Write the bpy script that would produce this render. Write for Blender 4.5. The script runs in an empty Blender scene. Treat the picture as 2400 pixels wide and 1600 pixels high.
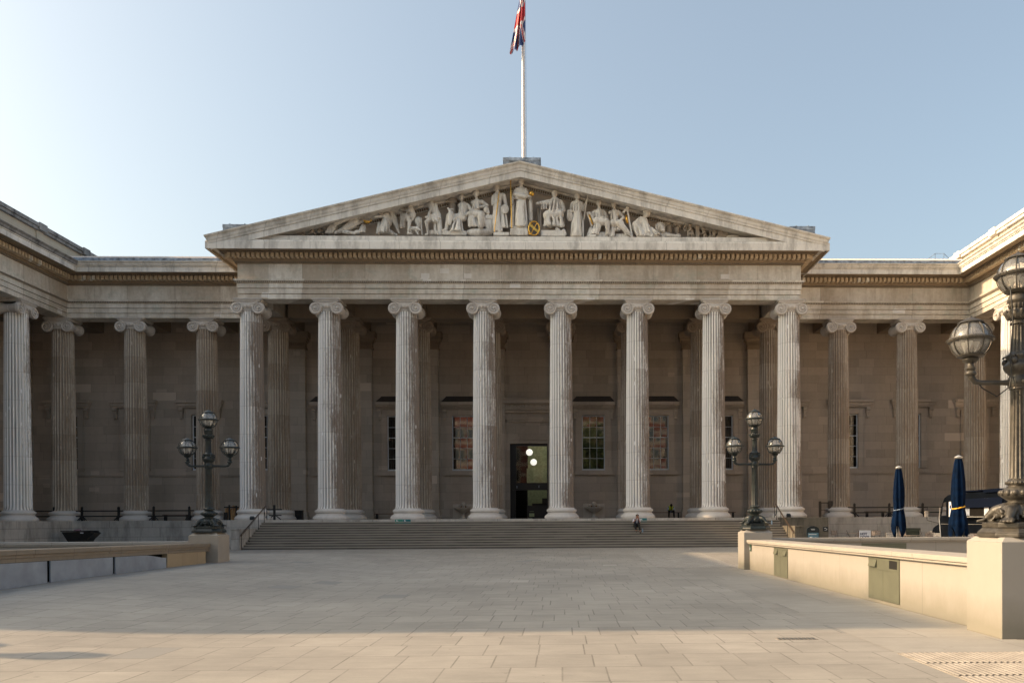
import bpy, math, random
from mathutils import Vector, Matrix, noise as mnoise
R = math.radians
random.seed(7)
scene = bpy.context.scene
COL = scene.collection
PI = math.pi

# ------------------------------------------------------------------ mesh builder
class M:
    def __init__(s): s.v = []; s.f = []; s.mi = []
    def add(s, vs, fs, mi=0):
        o = len(s.v); s.v += [tuple(p) for p in vs]
        for f in fs: s.f.append([i + o for i in f]); s.mi.append(mi)
        return s
    def box(s, x0, x1, y0, y1, z0, z1, mi=0):
        if x0 > x1: x0, x1 = x1, x0
        if y0 > y1: y0, y1 = y1, y0
        vs = [(x0,y0,z0),(x1,y0,z0),(x1,y1,z0),(x0,y1,z0),(x0,y0,z1),(x1,y0,z1),(x1,y1,z1),(x0,y1,z1)]
        return s.add(vs, [(0,3,2,1),(4,5,6,7),(0,1,5,4),(1,2,6,5),(2,3,7,6),(3,0,4,7)], mi)
    def cbox(s, c, d, rot=None, mi=0):
        m = M(); m.box(-d[0]/2, d[0]/2, -d[1]/2, d[1]/2, -d[2]/2, d[2]/2)
        T = Matrix.Translation(c) @ (rot or Matrix.Identity(4))
        return s.add([T @ Vector(p) for p in m.v], m.f, mi)
    def lathe(s, prof, n=24, c=(0,0,0), cap=True, mi=0, fl=0, fd=0.0):
        # prof [(r,z)...] bottom to top
        vs = []; k = len(prof)
        for (r, z) in prof:
            for i in range(n):
                a = 2*PI*i/n
                rr = r*(1 - fd*(0.5+0.5*math.cos(a*fl))) if fl else r
                vs.append((c[0]+rr*math.cos(a), c[1]+rr*math.sin(a), c[2]+z))
        fs = []
        for j in range(k-1):
            for i in range(n):
                a = j*n+i; b = j*n+(i+1) % n
                fs.append((a, b, b+n, a+n))
        if cap:
            fs.append(tuple(range(n-1, -1, -1))); fs.append(tuple((k-1)*n+i for i in range(n)))
        return s.add(vs, fs, mi)
    def tube(s, pts, r, n=8, mi=0, closed=False):
        pts = [Vector(p) for p in pts]; k = len(pts)
        rs = r if isinstance(r, (list, tuple)) else [r]*k
        vs = []; prev = None
        for i, p in enumerate(pts):
            if closed: t = pts[(i+1) % k]-pts[i-1]
            else: t = pts[min(i+1, k-1)]-pts[max(i-1, 0)]
            t.normalize()
            if prev is None:
                a = Vector((0,0,1)) if abs(t.z) < .9 else Vector((1,0,0))
                u = t.cross(a).normalized()
            else:
                u = (prev - t*prev.dot(t)).normalized()
            prev = u; w = t.cross(u)
            for j in range(n):
                a = 2*PI*j/n
                vs.append(p+(u*math.cos(a)+w*math.sin(a))*rs[i])
        fs = []
        for i in range(k if closed else k-1):
            for j in range(n):
                a = i*n+j; b = i*n+(j+1) % n; c2 = ((i+1) % k)*n
                fs.append((a, b, c2+(j+1) % n, c2+j))
        if not closed:
            fs.append(tuple(range(n-1, -1, -1))); fs.append(tuple((k-1)*n+i for i in range(n)))
        return s.add(vs, fs, mi)
    def caps(s, p0, p1, r0, r1=None, n=10, mi=0, sy=1.0):
        # tapered capsule
        r1 = r0 if r1 is None else r1
        p0 = Vector(p0); p1 = Vector(p1); t = p1-p0; L = t.length
        if L < 1e-6: t = Vector((0,0,1)); L = 1e-6
        t.normalize()
        a = Vector((0,0,1)) if abs(t.z) < .9 else Vector((1,0,0))
        u = t.cross(a).normalized(); w = t.cross(u)
        rings = []
        for i in range(1, 4): al = PI/2*(i/3.0)-PI/2; rings.append((p0+t*r0*math.sin(al), r0*math.cos(al)))
        for i in range(0, 3): al = PI/2*(i/3.0); rings.append((p1+t*r1*math.sin(al), r1*math.cos(al)))
        vs = [p0-t*r0]
        for c, r in rings:
            for j in range(n):
                a = 2*PI*j/n; q = c+(u*math.cos(a)+w*math.sin(a))*r
                vs.append(q)
        vs.append(p1+t*r1)
        if sy != 1.0:
            cy = (p0.y+p1.y)/2
            vs = [Vector((q[0], cy+(q[1]-cy)*sy, q[2])) for q in vs]
        fs = []
        for j in range(n): fs.append((0, 1+(j+1) % n, 1+j))
        for i in range(5):
            for j in range(n):
                a = 1+i*n+j; b = 1+i*n+(j+1) % n
                fs.append((a, b, b+n, a+n))
        e = len(vs)-1
        for j in range(n): fs.append((1+5*n+j, 1+5*n+(j+1) % n, e))
        return s.add(vs, fs, mi)
    def ell(s, c, rad, n=14, m=9, mi=0, rot=None):
        if not isinstance(rad, (tuple, list)): rad = (rad, rad, rad)
        vs = []
        for i in range(1, m):
            ph = PI*i/m
            for j in range(n):
                th = 2*PI*j/n
                vs.append(Vector((rad[0]*math.sin(ph)*math.cos(th), rad[1]*math.sin(ph)*math.sin(th), -rad[2]*math.cos(ph))))
        vs.append(Vector((0,0,-rad[2]))); vs.append(Vector((0,0,rad[2])))
        if rot: vs = [rot @ q for q in vs]
        vs = [q+Vector(c) for q in vs]
        fs = []
        for i in range(m-2):
            for j in range(n):
                a = i*n+j; b = i*n+(j+1) % n
                fs.append((a, b, b+n, a+n))
        B = (m-1)*n
        for j in range(n):
            fs.append((B, (j+1) % n, j)); fs.append(((m-2)*n+j, (m-2)*n+(j+1) % n, B+1))
        return s.add(vs, fs, mi)
    def sweep(s, prof, path, mi=0, closed=False):
        # prof: [(offset,z)] closed loop in section; path [(x,y)], offset is to the right of travel
        P = [Vector((p[0], p[1])) for p in path]; k = len(P); n = len(prof); vs = []
        for i, p in enumerate(P):
            d0 = (P[i]-P[i-1]).normalized() if i > 0 else None
            d1 = (P[i+1]-P[i]).normalized() if i < k-1 else None
            if d0 is None: d0 = d1
            if d1 is None: d1 = d0
            n0 = Vector((d0.y, -d0.x)); n1 = Vector((d1.y, -d1.x))
            m = (n0+n1); m = m/max(m.dot(n0), .05)
            for (o, z) in prof: vs.append((p.x+m.x*o, p.y+m.y*o, z))
        fs = []
        for i in range(k-1):
            for j in range(n):
                a = i*n+j; b = i*n+(j+1) % n
                fs.append((a, a+n, b+n, b))
        fs.append(tuple(range(n))); fs.append(tuple((k-1)*n+i for i in range(n-1, -1, -1)))
        return s.add(vs, fs, mi)
    def prism(s, poly, y0, y1, mi=0):
        # poly in XZ, extruded along Y
        n = len(poly)
        vs = [(x, y0, z) for x, z in poly]+[(x, y1, z) for x, z in poly]
        fs = [tuple(range(n)), tuple(range(2*n-1, n-1, -1))]
        for i in range(n):
            j = (i+1) % n; fs.append((i, i+n, j+n, j))
        return s.add(vs, fs, mi)
    def grid(s, fn, nu, nv, mi=0):
        vs = [fn(i/nu, j/nv) for j in range(nv+1) for i in range(nu+1)]
        fs = [(j*(nu+1)+i, j*(nu+1)+i+1, (j+1)*(nu+1)+i+1, (j+1)*(nu+1)+i) for j in range(nv) for i in range(nu)]
        return s.add(vs, fs, mi)
    def merge(s, o, T=None, mi=None):
        vs = [T @ Vector(p) for p in o.v] if T else o.v
        k = len(s.v); s.v += [tuple(p) for p in vs]
        for f, m in zip(o.f, o.mi): s.f.append([i+k for i in f]); s.mi.append(m if mi is None else mi)
        return s
    def build(s, name, mat, parent=None, smooth=False, loc=None, bevel=0, remesh=0, smooth_angle=None):
        me = bpy.data.meshes.new(name); me.from_pydata(s.v, [], s.f)
        mats = mat if isinstance(mat, (list, tuple)) else [mat]
        for m in mats: me.materials.append(m)
        if len(mats) > 1:
            for p, i in zip(me.polygons, s.mi): p.material_index = i
        import bmesh
        bm = bmesh.new(); bm.from_mesh(me); bmesh.ops.recalc_face_normals(bm, faces=bm.faces); bm.to_mesh(me); bm.free()
        if smooth or remesh:
            for p in me.polygons: p.use_smooth = True
            if smooth_angle: me.set_sharp_from_angle(angle=R(smooth_angle))
        me.update()
        o = bpy.data.objects.new(name, me); COL.objects.link(o)
        if parent: o.parent = parent
        if loc: o.location = loc
        if bevel:
            b = o.modifiers.new('bevel', 'BEVEL'); b.width = bevel; b.segments = 2; b.limit_method = 'ANGLE'; b.angle_limit = R(40)
        if remesh:
            b = o.modifiers.new('remesh', 'REMESH'); b.mode = 'VOXEL'; b.voxel_size = remesh; b.use_smooth_shade = True
            if remesh < .02: b = o.modifiers.new('smooth', 'SMOOTH'); b.factor = .5; b.iterations = 1
        return o

def tag(o, label=None, cat=None, group=None, kind=None):
    if label: o['label'] = label
    if cat: o['category'] = cat
    if group: o['group'] = group
    if kind: o['kind'] = kind
    return o
def thing(name, label, cat, loc=(0,0,0), rz=0, group=None):
    o = bpy.data.objects.new(name, None); COL.objects.link(o); o.empty_display_size = .3
    o.location = loc; o.rotation_euler = (0,0,rz)
    return tag(o, label, cat, group)
def copy_tree(o, parent=None):
    c = o.copy(); COL.objects.link(c)
    if parent: c.parent = parent; c.matrix_parent_inverse = o.matrix_parent_inverse.copy()
    for ch in [k for k in bpy.data.objects if k.parent == o]: copy_tree(ch, c)
    return c

# ------------------------------------------------------------------ materials
class NT:
    def __init__(s, name):
        s.m = bpy.data.materials.new(name); s.m.use_nodes = True
        s.t = s.m.node_tree; s.N = s.t.nodes; s.L = s.t.links
        s.b = s.N['Principled BSDF']; s.out = s.N['Material Output']
    def n(s, typ, **kw):
        x = s.N.new(typ)
        for k, v in kw.items():
            if k.startswith('i_'): x.inputs[int(k[2:]) if k[2:].isdigit() else k[2:].replace('_', ' ')].default_value = v
            else: setattr(x, k, v)
        return x
    def l(s, a, b): s.L.new(a, b)
    def put(s, v, sock):
        if hasattr(v, 'links') or isinstance(v, bpy.types.NodeSocket): s.l(v, sock)
        else: sock.default_value = v
    def math(s, op, a, b=None, c=None, clamp=False):
        x = s.n('ShaderNodeMath', operation=op, use_clamp=clamp)
        s.put(a, x.inputs[0])
        if b is not None: s.put(b, x.inputs[1])
        if c is not None: s.put(c, x.inputs[2])
        return x.outputs[0]
    def mix(s, f, a, b, mode='MIX'):
        x = s.n('ShaderNodeMix', data_type='RGBA', blend_type=mode)
        s.put(f, x.inputs[0]); s.put(a if not isinstance(a, tuple) or len(a) == 4 else a+(1,), x.inputs[6])
        s.put(b if not isinstance(b, tuple) or len(b) == 4 else b+(1,), x.inputs[7])
        return x.outputs[2]
    def ramp(s, f, p0, p1):
        x = s.n('ShaderNodeMapRange', clamp=True); s.put(f, x.inputs[0]); x.inputs[1].default_value = p0; x.inputs[2].default_value = p1
        return x.outputs[0]
    def coord(s, rnd=False, kind='Object'):
        tc = s.n('ShaderNodeTexCoord').outputs[kind]
        if not rnd: return tc
        oi = s.n('ShaderNodeObjectInfo')
        x = s.n('ShaderNodeVectorMath', operation='ADD'); s.l(tc, x.inputs[0]); s.l(oi.outputs['Location'], x.inputs[1])
        return x.outputs[0]
    def mapping(s, v, scale=(1,1,1), loc=(0,0,0), rot=(0,0,0)):
        x = s.n('ShaderNodeMapping'); s.l(v, x.inputs[0]); x.inputs['Scale'].default_value = scale; x.inputs['Location'].default_value = loc; x.inputs['Rotation'].default_value = rot
        return x.outputs[0]
    def noise(s, v, sc, det=4, rough=.55, dist=0):
        x = s.n('ShaderNodeTexNoise'); s.l(v, x.inputs['Vector']); x.inputs['Scale'].default_value = sc; x.inputs['Detail'].default_value = det
        x.inputs['Roughness'].default_value = rough; x.inputs['Distortion'].default_value = dist
        return x.outputs['Fac']
    def bump(s, h, dist=.01, st=.5):
        x = s.n('ShaderNodeBump'); s.l(h, x.inputs['Height']); x.inputs['Distance'].default_value = dist; x.inputs['Strength'].default_value = st
        s.l(x.outputs[0], s.b.inputs['Normal'])

def simple(name, col, rough=.6, metal=0, noise_amt=.12, nscale=6, spec=.5, bump=0):
    t = NT(name); v = t.coord(True)
    f = t.noise(v, nscale, 5)
    a = tuple(c*(1-noise_amt*2) for c in col); b = tuple(min(1, c*(1+noise_amt*1.2)) for c in col)
    t.l(t.mix(t.ramp(f, .3, .7), a, b), t.b.inputs['Base Color'])
    t.b.inputs['Roughness'].default_value = rough; t.b.inputs['Metallic'].default_value = metal; t.b.inputs['Specular IOR Level'].default_value = spec
    if bump: t.bump(t.noise(v, nscale*6, 4), bump)
    return t.m

def blockwork(t, v, bw, bh, axes='auto', off=.5, jw=.018):
    """random value per stone block on vertical walls, and joint mask"""
    sep = t.n('ShaderNodeSeparateXYZ'); t.l(v, sep.inputs[0]); X, Y, Z = sep.outputs
    U = t.math('ADD', X, Y)
    row = t.math('FLOOR', t.math('DIVIDE', Z, bh))
    U = t.math('ADD', U, t.math('MULTIPLY', t.math('SINE', t.math('ADD', t.math('MULTIPLY', U, .9/bw*1.3), t.math('MULTIPLY', row, 1.7))), bw*.28))
    sh = t.math('MULTIPLY', t.math('MODULO', t.math('ABSOLUTE', row), 2.0), bw*off)
    u = t.math('DIVIDE', t.math('ADD', U, sh), bw)
    col = t.math('FLOOR', u)
    cmb = t.n('ShaderNodeCombineXYZ'); t.l(col, cmb.inputs[0]); t.l(row, cmb.inputs[1])
    wn = t.n('ShaderNodeTexWhiteNoise', noise_dimensions='3D'); t.l(cmb.outputs[0], wn.inputs['Vector'])
    fu = t.math('FRACT', u); fz = t.math('FRACT', t.math('DIVIDE', Z, bh))
    ju = t.math('LESS_THAN', fu, jw/bw); jz = t.math('LESS_THAN', fz, jw/bh)
    return wn.outputs['Value'], t.math('MAXIMUM', ju, jz)

def stone(name, light, dark, bw=1.3, bh=.52, block=.35, joint=.35, streak=.3, stain=None, stain_amt=0, patch=0, moss=0, rnd=False, rough=.85, bumpd=.006, zdirt=None, jw=.018, small=0):
    t = NT(name); v = t.coord(rnd)
    big = t.noise(v, .35, 5, .6)
    fine = t.noise(v, 5, 6, .65)
    st = t.noise(t.mapping(v, (2.2, 2.2, .22)), 1.6, 5, .6)
    f = t.math('ADD', t.math('MULTIPLY', big, .5), t.math('ADD', t.math('MULTIPLY', fine, .3), t.math('MULTIPLY', st, streak)))
    f = t.ramp(f, .32, .32+.36+streak*.6)
    if bw:
        wn, jm = blockwork(t, v, bw, bh, jw=jw)
        f = t.math('ADD', f, t.math('MULTIPLY', t.math('SUBTRACT', wn, .5), block*2), clamp=True)
    c = t.mix(f, dark, light)
    if bw and patch:
        p = t.math('GREATER_THAN', wn, 1-patch)
        c = t.mix(t.math('MULTIPLY', p, .6), c, tuple(min(1, x*1.35) for x in light))
    if moss:
        mz = t.noise(t.mapping(v, (1, 1, 1.5)), .9, 6, .7)
        c = t.mix(t.math('MULTIPLY', t.ramp(mz, .52, .68), moss), c, (.33, .38, .33))
    if stain:
        s2 = t.noise(t.mapping(v, (1.3, 1.3, .35), (5, 3, 1)), 1.1, 7, .72)
        c = t.mix(t.math('MULTIPLY', t.ramp(s2, .46, .66), stain_amt), c, stain)
    if zdirt:
        sep = t.n('ShaderNodeSeparateXYZ'); t.l(v, sep.inputs[0])
        nz = t.noise(t.mapping(v, (1, 1, .6)), 2.2, 5, .7)
        h = t.math('ADD', sep.outputs[2], t.math('MULTIPLY', nz, -zdirt[1]))
        c = t.mix(t.math('MULTIPLY', t.ramp(h, zdirt[0], zdirt[0]-zdirt[1]), zdirt[2]), c, zdirt[3])
    if small:
        w3, _ = blockwork(t, v, .62, .30, jw=.01)
        c = t.mix(t.math('MULTIPLY', t.math('GREATER_THAN', w3, 1-small), .45), c, tuple(min(.9, x*1.3) for x in light))
    if bw: c = t.mix(t.math('MULTIPLY', jm, joint), c, tuple(x*.45 for x in dark))
    t.l(c, t.b.inputs['Base Color']); t.b.inputs['Roughness'].default_value = rough; t.b.inputs['Specular IOR Level'].default_value = .25
    h = fine
    if bw: h = t.math('SUBTRACT', fine, t.math('MULTIPLY', jm, .9))
    t.bump(h, bumpd, .6)
    return t.m

MT = {}
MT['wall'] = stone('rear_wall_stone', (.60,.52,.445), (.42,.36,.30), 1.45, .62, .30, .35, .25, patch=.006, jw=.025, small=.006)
MT['entab'] = stone('entablature_stone', (.88,.86,.80), (.46,.40,.33), 2.44, 30, .36, .30, .22, stain=(.34,.28,.22), stain_amt=.55, moss=.5, jw=.05, small=.012)
MT['entab_wing'] = MT['entab']
MT['rake'] = stone('weathered_cornice_stone', (.86,.835,.79), (.62,.59,.54), 2.2, 50, .08, .4, .3, stain=(.20,.185,.17), stain_amt=.55, jw=.04)
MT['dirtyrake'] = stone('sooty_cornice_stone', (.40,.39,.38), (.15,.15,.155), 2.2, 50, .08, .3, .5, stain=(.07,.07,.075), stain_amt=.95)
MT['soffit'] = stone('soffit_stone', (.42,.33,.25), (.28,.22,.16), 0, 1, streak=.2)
MT['tymp'] = stone('tympanum_stone', (.62,.54,.47), (.40,.34,.29), 1.2, .5, .12, .25, .2)
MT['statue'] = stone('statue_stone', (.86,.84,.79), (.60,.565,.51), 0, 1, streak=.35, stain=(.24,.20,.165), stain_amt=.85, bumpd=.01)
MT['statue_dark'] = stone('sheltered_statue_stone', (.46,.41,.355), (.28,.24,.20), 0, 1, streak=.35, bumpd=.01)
MT['podium'] = stone('podium_stone', (.58,.55,.51), (.36,.34,.31), 2.2, .62, .08, .6, .6, stain=(.19,.18,.165), stain_amt=.7, jw=.03)
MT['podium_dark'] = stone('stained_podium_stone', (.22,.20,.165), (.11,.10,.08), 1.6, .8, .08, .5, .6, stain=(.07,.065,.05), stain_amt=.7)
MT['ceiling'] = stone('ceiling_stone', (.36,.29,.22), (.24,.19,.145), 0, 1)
MT['cream'] = stone('cream_stone_coping_wall', (.365,.345,.315), (.315,.295,.265), 1.75, 30, .05, .35, streak=.3, bumpd=.002, zdirt=(.36, .44, .6, (.16,.15,.11)))
MT['cream_top'] = stone('cream_coping', (.42,.39,.35), (.35,.32,.28), 2.6, 40, .04, .5, .2, bumpd=.002)
MT['tan_dark'] = stone('tan_coping', (.31,.26,.20), (.20,.165,.125), 2.6, 40, .1, .5, .4, bumpd=.002)

def steps_mat():
    t = NT('step_stone'); v = t.coord()
    f = t.noise(t.mapping(v, (.5, 3, 3)), 1.2, 6, .6)
    w, j = blockwork(t, v, 2.3, .1437)
    g = t.math('ADD', t.ramp(f, .3, .7), t.math('MULTIPLY', t.math('SUBTRACT', w, .5), .4), clamp=True)
    c = t.mix(g, (.10,.092,.08), (.20,.185,.16))
    # sky-lit treads and nosing painted pale against darker, shaded risers
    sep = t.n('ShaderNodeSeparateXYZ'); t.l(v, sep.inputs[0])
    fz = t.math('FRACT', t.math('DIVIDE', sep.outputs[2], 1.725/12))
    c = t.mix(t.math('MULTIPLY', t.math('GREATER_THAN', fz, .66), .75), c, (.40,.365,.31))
    t.l(c, t.b.inputs['Base Color']); t.b.inputs['Roughness'].default_value = .75
    t.bump(t.noise(v, 9, 5), .006)
    return t.m
MT['steps'] = steps_mat()

def column_mat(name, pale, brown, bias, front):
    t = NT(name); v0 = t.coord(False)
    oi = t.n('ShaderNodeObjectInfo')
    off = t.n('ShaderNodeVectorMath', operation='MULTIPLY_ADD'); t.l(oi.outputs['Random'], off.inputs[0]); off.inputs[1].default_value = (37, 53, 11); t.l(v0, off.inputs[2])
    v = off.outputs[0]
    sep = t.n('ShaderNodeSeparateXYZ'); t.l(v0, sep.inputs[0])
    # drums
    zz = t.math('ADD', t.math('DIVIDE', sep.outputs[2], 1.75), t.math('MULTIPLY', oi.outputs['Random'], .35))
    dr = t.math('FLOOR', zz)
    cmb = t.n('ShaderNodeCombineXYZ'); t.l(dr, cmb.inputs[0]); t.l(oi.outputs['Random'], cmb.inputs[1])
    wn = t.n('ShaderNodeTexWhiteNoise', noise_dimensions='3D'); t.l(cmb.outputs[0], wn.inputs['Vector'])
    joint = t.math('LESS_THAN', t.math('FRACT', zz), .012)
    s1 = t.noise(t.mapping(v, (9, 9, .8)), 1.0, 7, .74)
    s2 = t.noise(t.mapping(v, (1.2, 1.2, .25)), 1.0, 4, .6)
    s3 = t.noise(t.mapping(v, (1, 1, .45)), 11, 6, .78)
    f = t.math('ADD', t.math('MULTIPLY', s1, .55), t.math('ADD', t.math('MULTIPLY', s2, .55), t.math('MULTIPLY', s3, .34)))
    f = t.math('ADD', f, t.math('MULTIPLY', t.math('SUBTRACT', wn.outputs['Value'], .5), .10))
    # front shafts get paler toward their local left side
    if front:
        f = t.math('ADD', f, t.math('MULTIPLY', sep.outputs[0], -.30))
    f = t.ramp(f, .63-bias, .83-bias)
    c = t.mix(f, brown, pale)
    # darker toward the middle of each flute, unevenly
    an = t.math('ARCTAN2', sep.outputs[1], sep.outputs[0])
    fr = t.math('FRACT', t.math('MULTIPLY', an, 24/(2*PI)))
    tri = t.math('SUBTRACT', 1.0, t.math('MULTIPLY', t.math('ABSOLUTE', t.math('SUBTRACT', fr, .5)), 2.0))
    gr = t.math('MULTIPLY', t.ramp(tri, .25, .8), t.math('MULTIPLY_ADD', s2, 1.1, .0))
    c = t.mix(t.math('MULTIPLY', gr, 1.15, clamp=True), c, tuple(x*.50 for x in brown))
    # small repair patches
    vo = t.n('ShaderNodeTexVoronoi', feature='F1'); t.l(t.mapping(v, (3.5, 3.5, .9)), vo.inputs['Vector']); vo.inputs['Scale'].default_value = .8
    pm = t.math('LESS_THAN', vo.outputs['Distance'], .10)
    c = t.mix(t.math('MULTIPLY', pm, .7), c, tuple(min(1, x*1.2) for x in pale))
    c = t.mix(t.math('MULTIPLY', joint, .3), c, tuple(x*.4 for x in brown))
    t.l(c, t.b.inputs['Base Color']); t.b.inputs['Roughness'].default_value = .85; t.b.inputs['Specular IOR Level'].default_value = .2
    t.bump(s3, .01, .5)
    return t.m
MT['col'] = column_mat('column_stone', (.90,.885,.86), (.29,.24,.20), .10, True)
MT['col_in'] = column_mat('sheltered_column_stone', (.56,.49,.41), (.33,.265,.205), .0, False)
MT['cap'] = stone('capital_stone', (.72,.69,.65), (.40,.36,.325), 0, 1, streak=.4, rnd=True, bumpd=.01)
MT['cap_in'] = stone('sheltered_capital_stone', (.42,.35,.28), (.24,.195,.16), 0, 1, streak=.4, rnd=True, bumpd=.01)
MT['base'] = stone('column_base_stone', (.76,.74,.71), (.52,.49,.46), 0, 1, streak=.2, rnd=True, bumpd=.012)

def dentil_mat(name, new, k1=(.48,.38,.26), k2=(.68,.57,.43)):
    t = NT(name); v = t.coord()
    sep = t.n('ShaderNodeSeparateXYZ'); t.l(v, sep.inputs[0])
    k = t.math('FLOOR', t.math('DIVIDE', t.math('ADD', t.math('ADD', sep.outputs[0], sep.outputs[1]), 100.0), .295))
    cmb = t.n('ShaderNodeCombineXYZ'); t.l(k, cmb.inputs[0])
    wn = t.n('ShaderNodeTexWhiteNoise', noise_dimensions='3D'); t.l(cmb.outputs[0], wn.inputs['Vector'])
    c = t.mix(t.noise(v, 3, 4), k1, k2)
    if new: c = t.mix(t.math('GREATER_THAN', wn.outputs['Value'], .97), c, (.80,.77,.70))
    t.l(c, t.b.inputs['Base Color']); t.b.inputs['Roughness'].default_value = .85
    return t.m
MT['dentil'] = dentil_mat('dentil_stone', True); MT['dsoffit'] = dentil_mat('dentil_soffit_stone', False, (.22,.165,.11), (.36,.285,.20)); MT['bead'] = dentil_mat('sooty_bead_stone', False, (.17,.14,.11), (.30,.255,.20))  # dentils lightened, soffit darkened: lit faces and shaded gaps put into colour

def paving_mat(name, rowd, meanw, a, b, joint, seed=0, rough=.8, jdark=.45, grime=.5):
    t = NT(name); v = t.coord()
    sep = t.n('ShaderNodeSeparateXYZ'); t.l(v, sep.inputs[0]); X, Y, Z = sep.outputs
    yy = t.math('DIVIDE', t.math('ADD', Y, 300.13+seed), rowd)
    row = t.math('FLOOR', yy); fy = t.math('FRACT', yy)
    rn = t.n('ShaderNodeTexWhiteNoise', noise_dimensions='1D'); t.l(row, rn.inputs['W'])
    w = t.math('ADD', t.math('DIVIDE', X, meanw), t.math('MULTIPLY', rn.outputs['Value'], 371.3))
    vd = t.n('ShaderNodeTexVoronoi', voronoi_dimensions='1D', feature='DISTANCE_TO_EDGE'); t.l(w, vd.inputs['W']); vd.inputs['Scale'].default_value = 1; vd.inputs['Randomness'].default_value = .75
    vc = t.n('ShaderNodeTexVoronoi', voronoi_dimensions='1D', feature='F1'); t.l(w, vc.inputs['W']); vc.inputs['Scale'].default_value = 1; vc.inputs['Randomness'].default_value = .75
    cs = t.n('ShaderNodeSeparateColor'); t.l(vc.outputs['Color'], cs.inputs[0])
    jx = t.math('LESS_THAN', vd.outputs['Distance'], .009/meanw)
    jy = t.math('LESS_THAN', t.math('MULTIPLY', fy, rowd), .018)
    jm = t.math('MAXIMUM', jx, jy)
    jn = t.ramp(t.noise(v, .8, 5, .7), .35, .6)
    jm = t.math('MULTIPLY', jm, t.math('ADD', t.math('MULTIPLY', jn, .7), .3))
    g = t.noise(v, .22, 6, .65); g2 = t.noise(t.mapping(v, (1, 2.2, 1)), 1.7, 7, .7); g3 = t.noise(v, 30, 4, .6)
    f = t.math('ADD', t.math('MULTIPLY', g, .55), t.math('ADD', t.math('MULTIPLY', g2, .35), t.math('MULTIPLY', g3, .12)))
    f = t.ramp(f, .38, .64)
    f = t.math('ADD', f, t.math('MULTIPLY', t.math('SUBTRACT', cs.outputs[0], .5), .30), clamp=True)
    c = t.mix(f, a, b)
    # a few replaced slabs, pale or bluish
    c = t.mix(t.math('MULTIPLY', t.math('GREATER_THAN', cs.outputs[1], .9965), .28), c, tuple(min(1, x*1.45) for x in b))
    c = t.mix(t.math('MULTIPLY', t.math('LESS_THAN', cs.outputs[1], .012), .4), c, (a[0]*.75, a[1]*.85, a[2]*.98))
    sp = t.noise(v, 5.3, 5, .6)
    c = t.mix(t.math('MULTIPLY', t.ramp(sp, .66, .72), grime), c, tuple(x*.5 for x in a))
    c = t.mix(t.math('MULTIPLY', jm, joint), c, tuple(x*jdark for x in a))
    t.l(c, t.b.inputs['Base Color']); t.l(t.math('ADD', t.math('MULTIPLY', f, .15), rough-.1), t.b.inputs['Roughness'])
    t.b.inputs['Specular IOR Level'].default_value = .3
    t.bump(t.math('SUBTRACT', t.math('ADD', t.math('MULTIPLY', g3, .25), t.math('MULTIPLY', cs.outputs[2], .12)), jm), .008, .6)
    return t.m
MT['paving'] = paving_mat('paving_slabs', .84, .56, (.235,.222,.20), (.36,.342,.31), .7)
MT['margin'] = paving_mat('margin_slabs', 1.55, 2.4, (.235,.222,.20), (.355,.337,.305), .7, 5.3)
def setts_mat():
    t = NT('rough_setts'); v = t.coord()
    b = t.n('ShaderNodeTexBrick'); t.l(v, b.inputs['Vector']); b.inputs['Scale'].default_value = 1
    b.inputs['Brick Width'].default_value = .24; b.inputs['Row Height'].default_value = .11; b.inputs['Mortar Size'].default_value = .015
    b.inputs['Color1'].default_value = (.30,.285,.26,1); b.inputs['Color2'].default_value = (.52,.49,.45,1); b.inputs['Mortar'].default_value = (.20,.19,.17,1)
    t.l(t.mix(.35, b.outputs['Color'], t.mix(t.noise(v, 4, 5), (.22,.21,.19), (.5,.47,.42))), t.b.inputs['Base Color']); t.b.inputs['Roughness'].default_value = .85
    t.bump(t.math('ADD', t.math('SUBTRACT', 1.0, b.outputs['Fac']), t.noise(v, 14, 4)), .03, 1)
    return t.m
MT['setts'] = setts_mat()

MT['iron'] = simple('dark_green_iron', (.018,.026,.026), .42, 0, .3, 8, bump=.003)
MT['iron_worn'] = simple('worn_bronze_iron', (.060,.054,.044), .45, 0, .3, 9, bump=.004)
MT['black'] = simple('black_painted_metal', (.012,.013,.014), .45)
MT['rail'] = simple('brown_handrail', (.06,.038,.025), .4)
MT['lead'] = simple('lead_sheet', (.24,.29,.36), .55, 0, .4, 3)
MT['leadpale'] = simple('pale_roof_sheet', (.60,.52,.46), .6)
MT['gold'] = simple('gilding', (.72,.42,.09), .32, .85, .2, 8)
MT['white'] = simple('white_painted_wood', (.72,.76,.80), .45, 0, .06)
MT['polewhite'] = simple('white_flagpole_paint', (.66,.62,.60), .4, 0, .08)
MT['doorframe'] = simple('dark_bronze_door_frame', (.008,.010,.013), .35)
MT['greenwall'] = simple('olive_green_wall', (.46,.52,.30), .8)
MT['darkroom'] = simple('dark_interior', (.012,.011,.010), .9, spec=.05)
MT['binmetal'] = simple('brushed_green_grey_bin_metal', (.135,.14,.10), .5, .1, .06, 3)
MT['binhole'] = simple('bin_dark_opening', (.01,.01,.008), .6)
MT['bluepanel'] = simple('blue_grey_hoarding', (.29,.325,.375), .5, 0, .14, 1.5)
MT['canvas'] = simple('navy_canvas', (.001,.009,.032), .95, 0, .3, 5, spec=.1, bump=.004)
MT['alu'] = simple('pale_aluminium', (.55,.55,.53), .35, .6)
MT['yellow'] = simple('yellow_strap', (.75,.42,.03), .6)
MT['bluestrap'] = simple('grey_blue_strap', (.18,.24,.33), .6)
MT['vanbody'] = simple('midnight_van_paint', (.003,.005,.009), .5, 0, .2, 2, spec=.06)
MT['vanroof'] = simple('navy_van_roof', (.003,.006,.016), .5, spec=.08)
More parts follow.
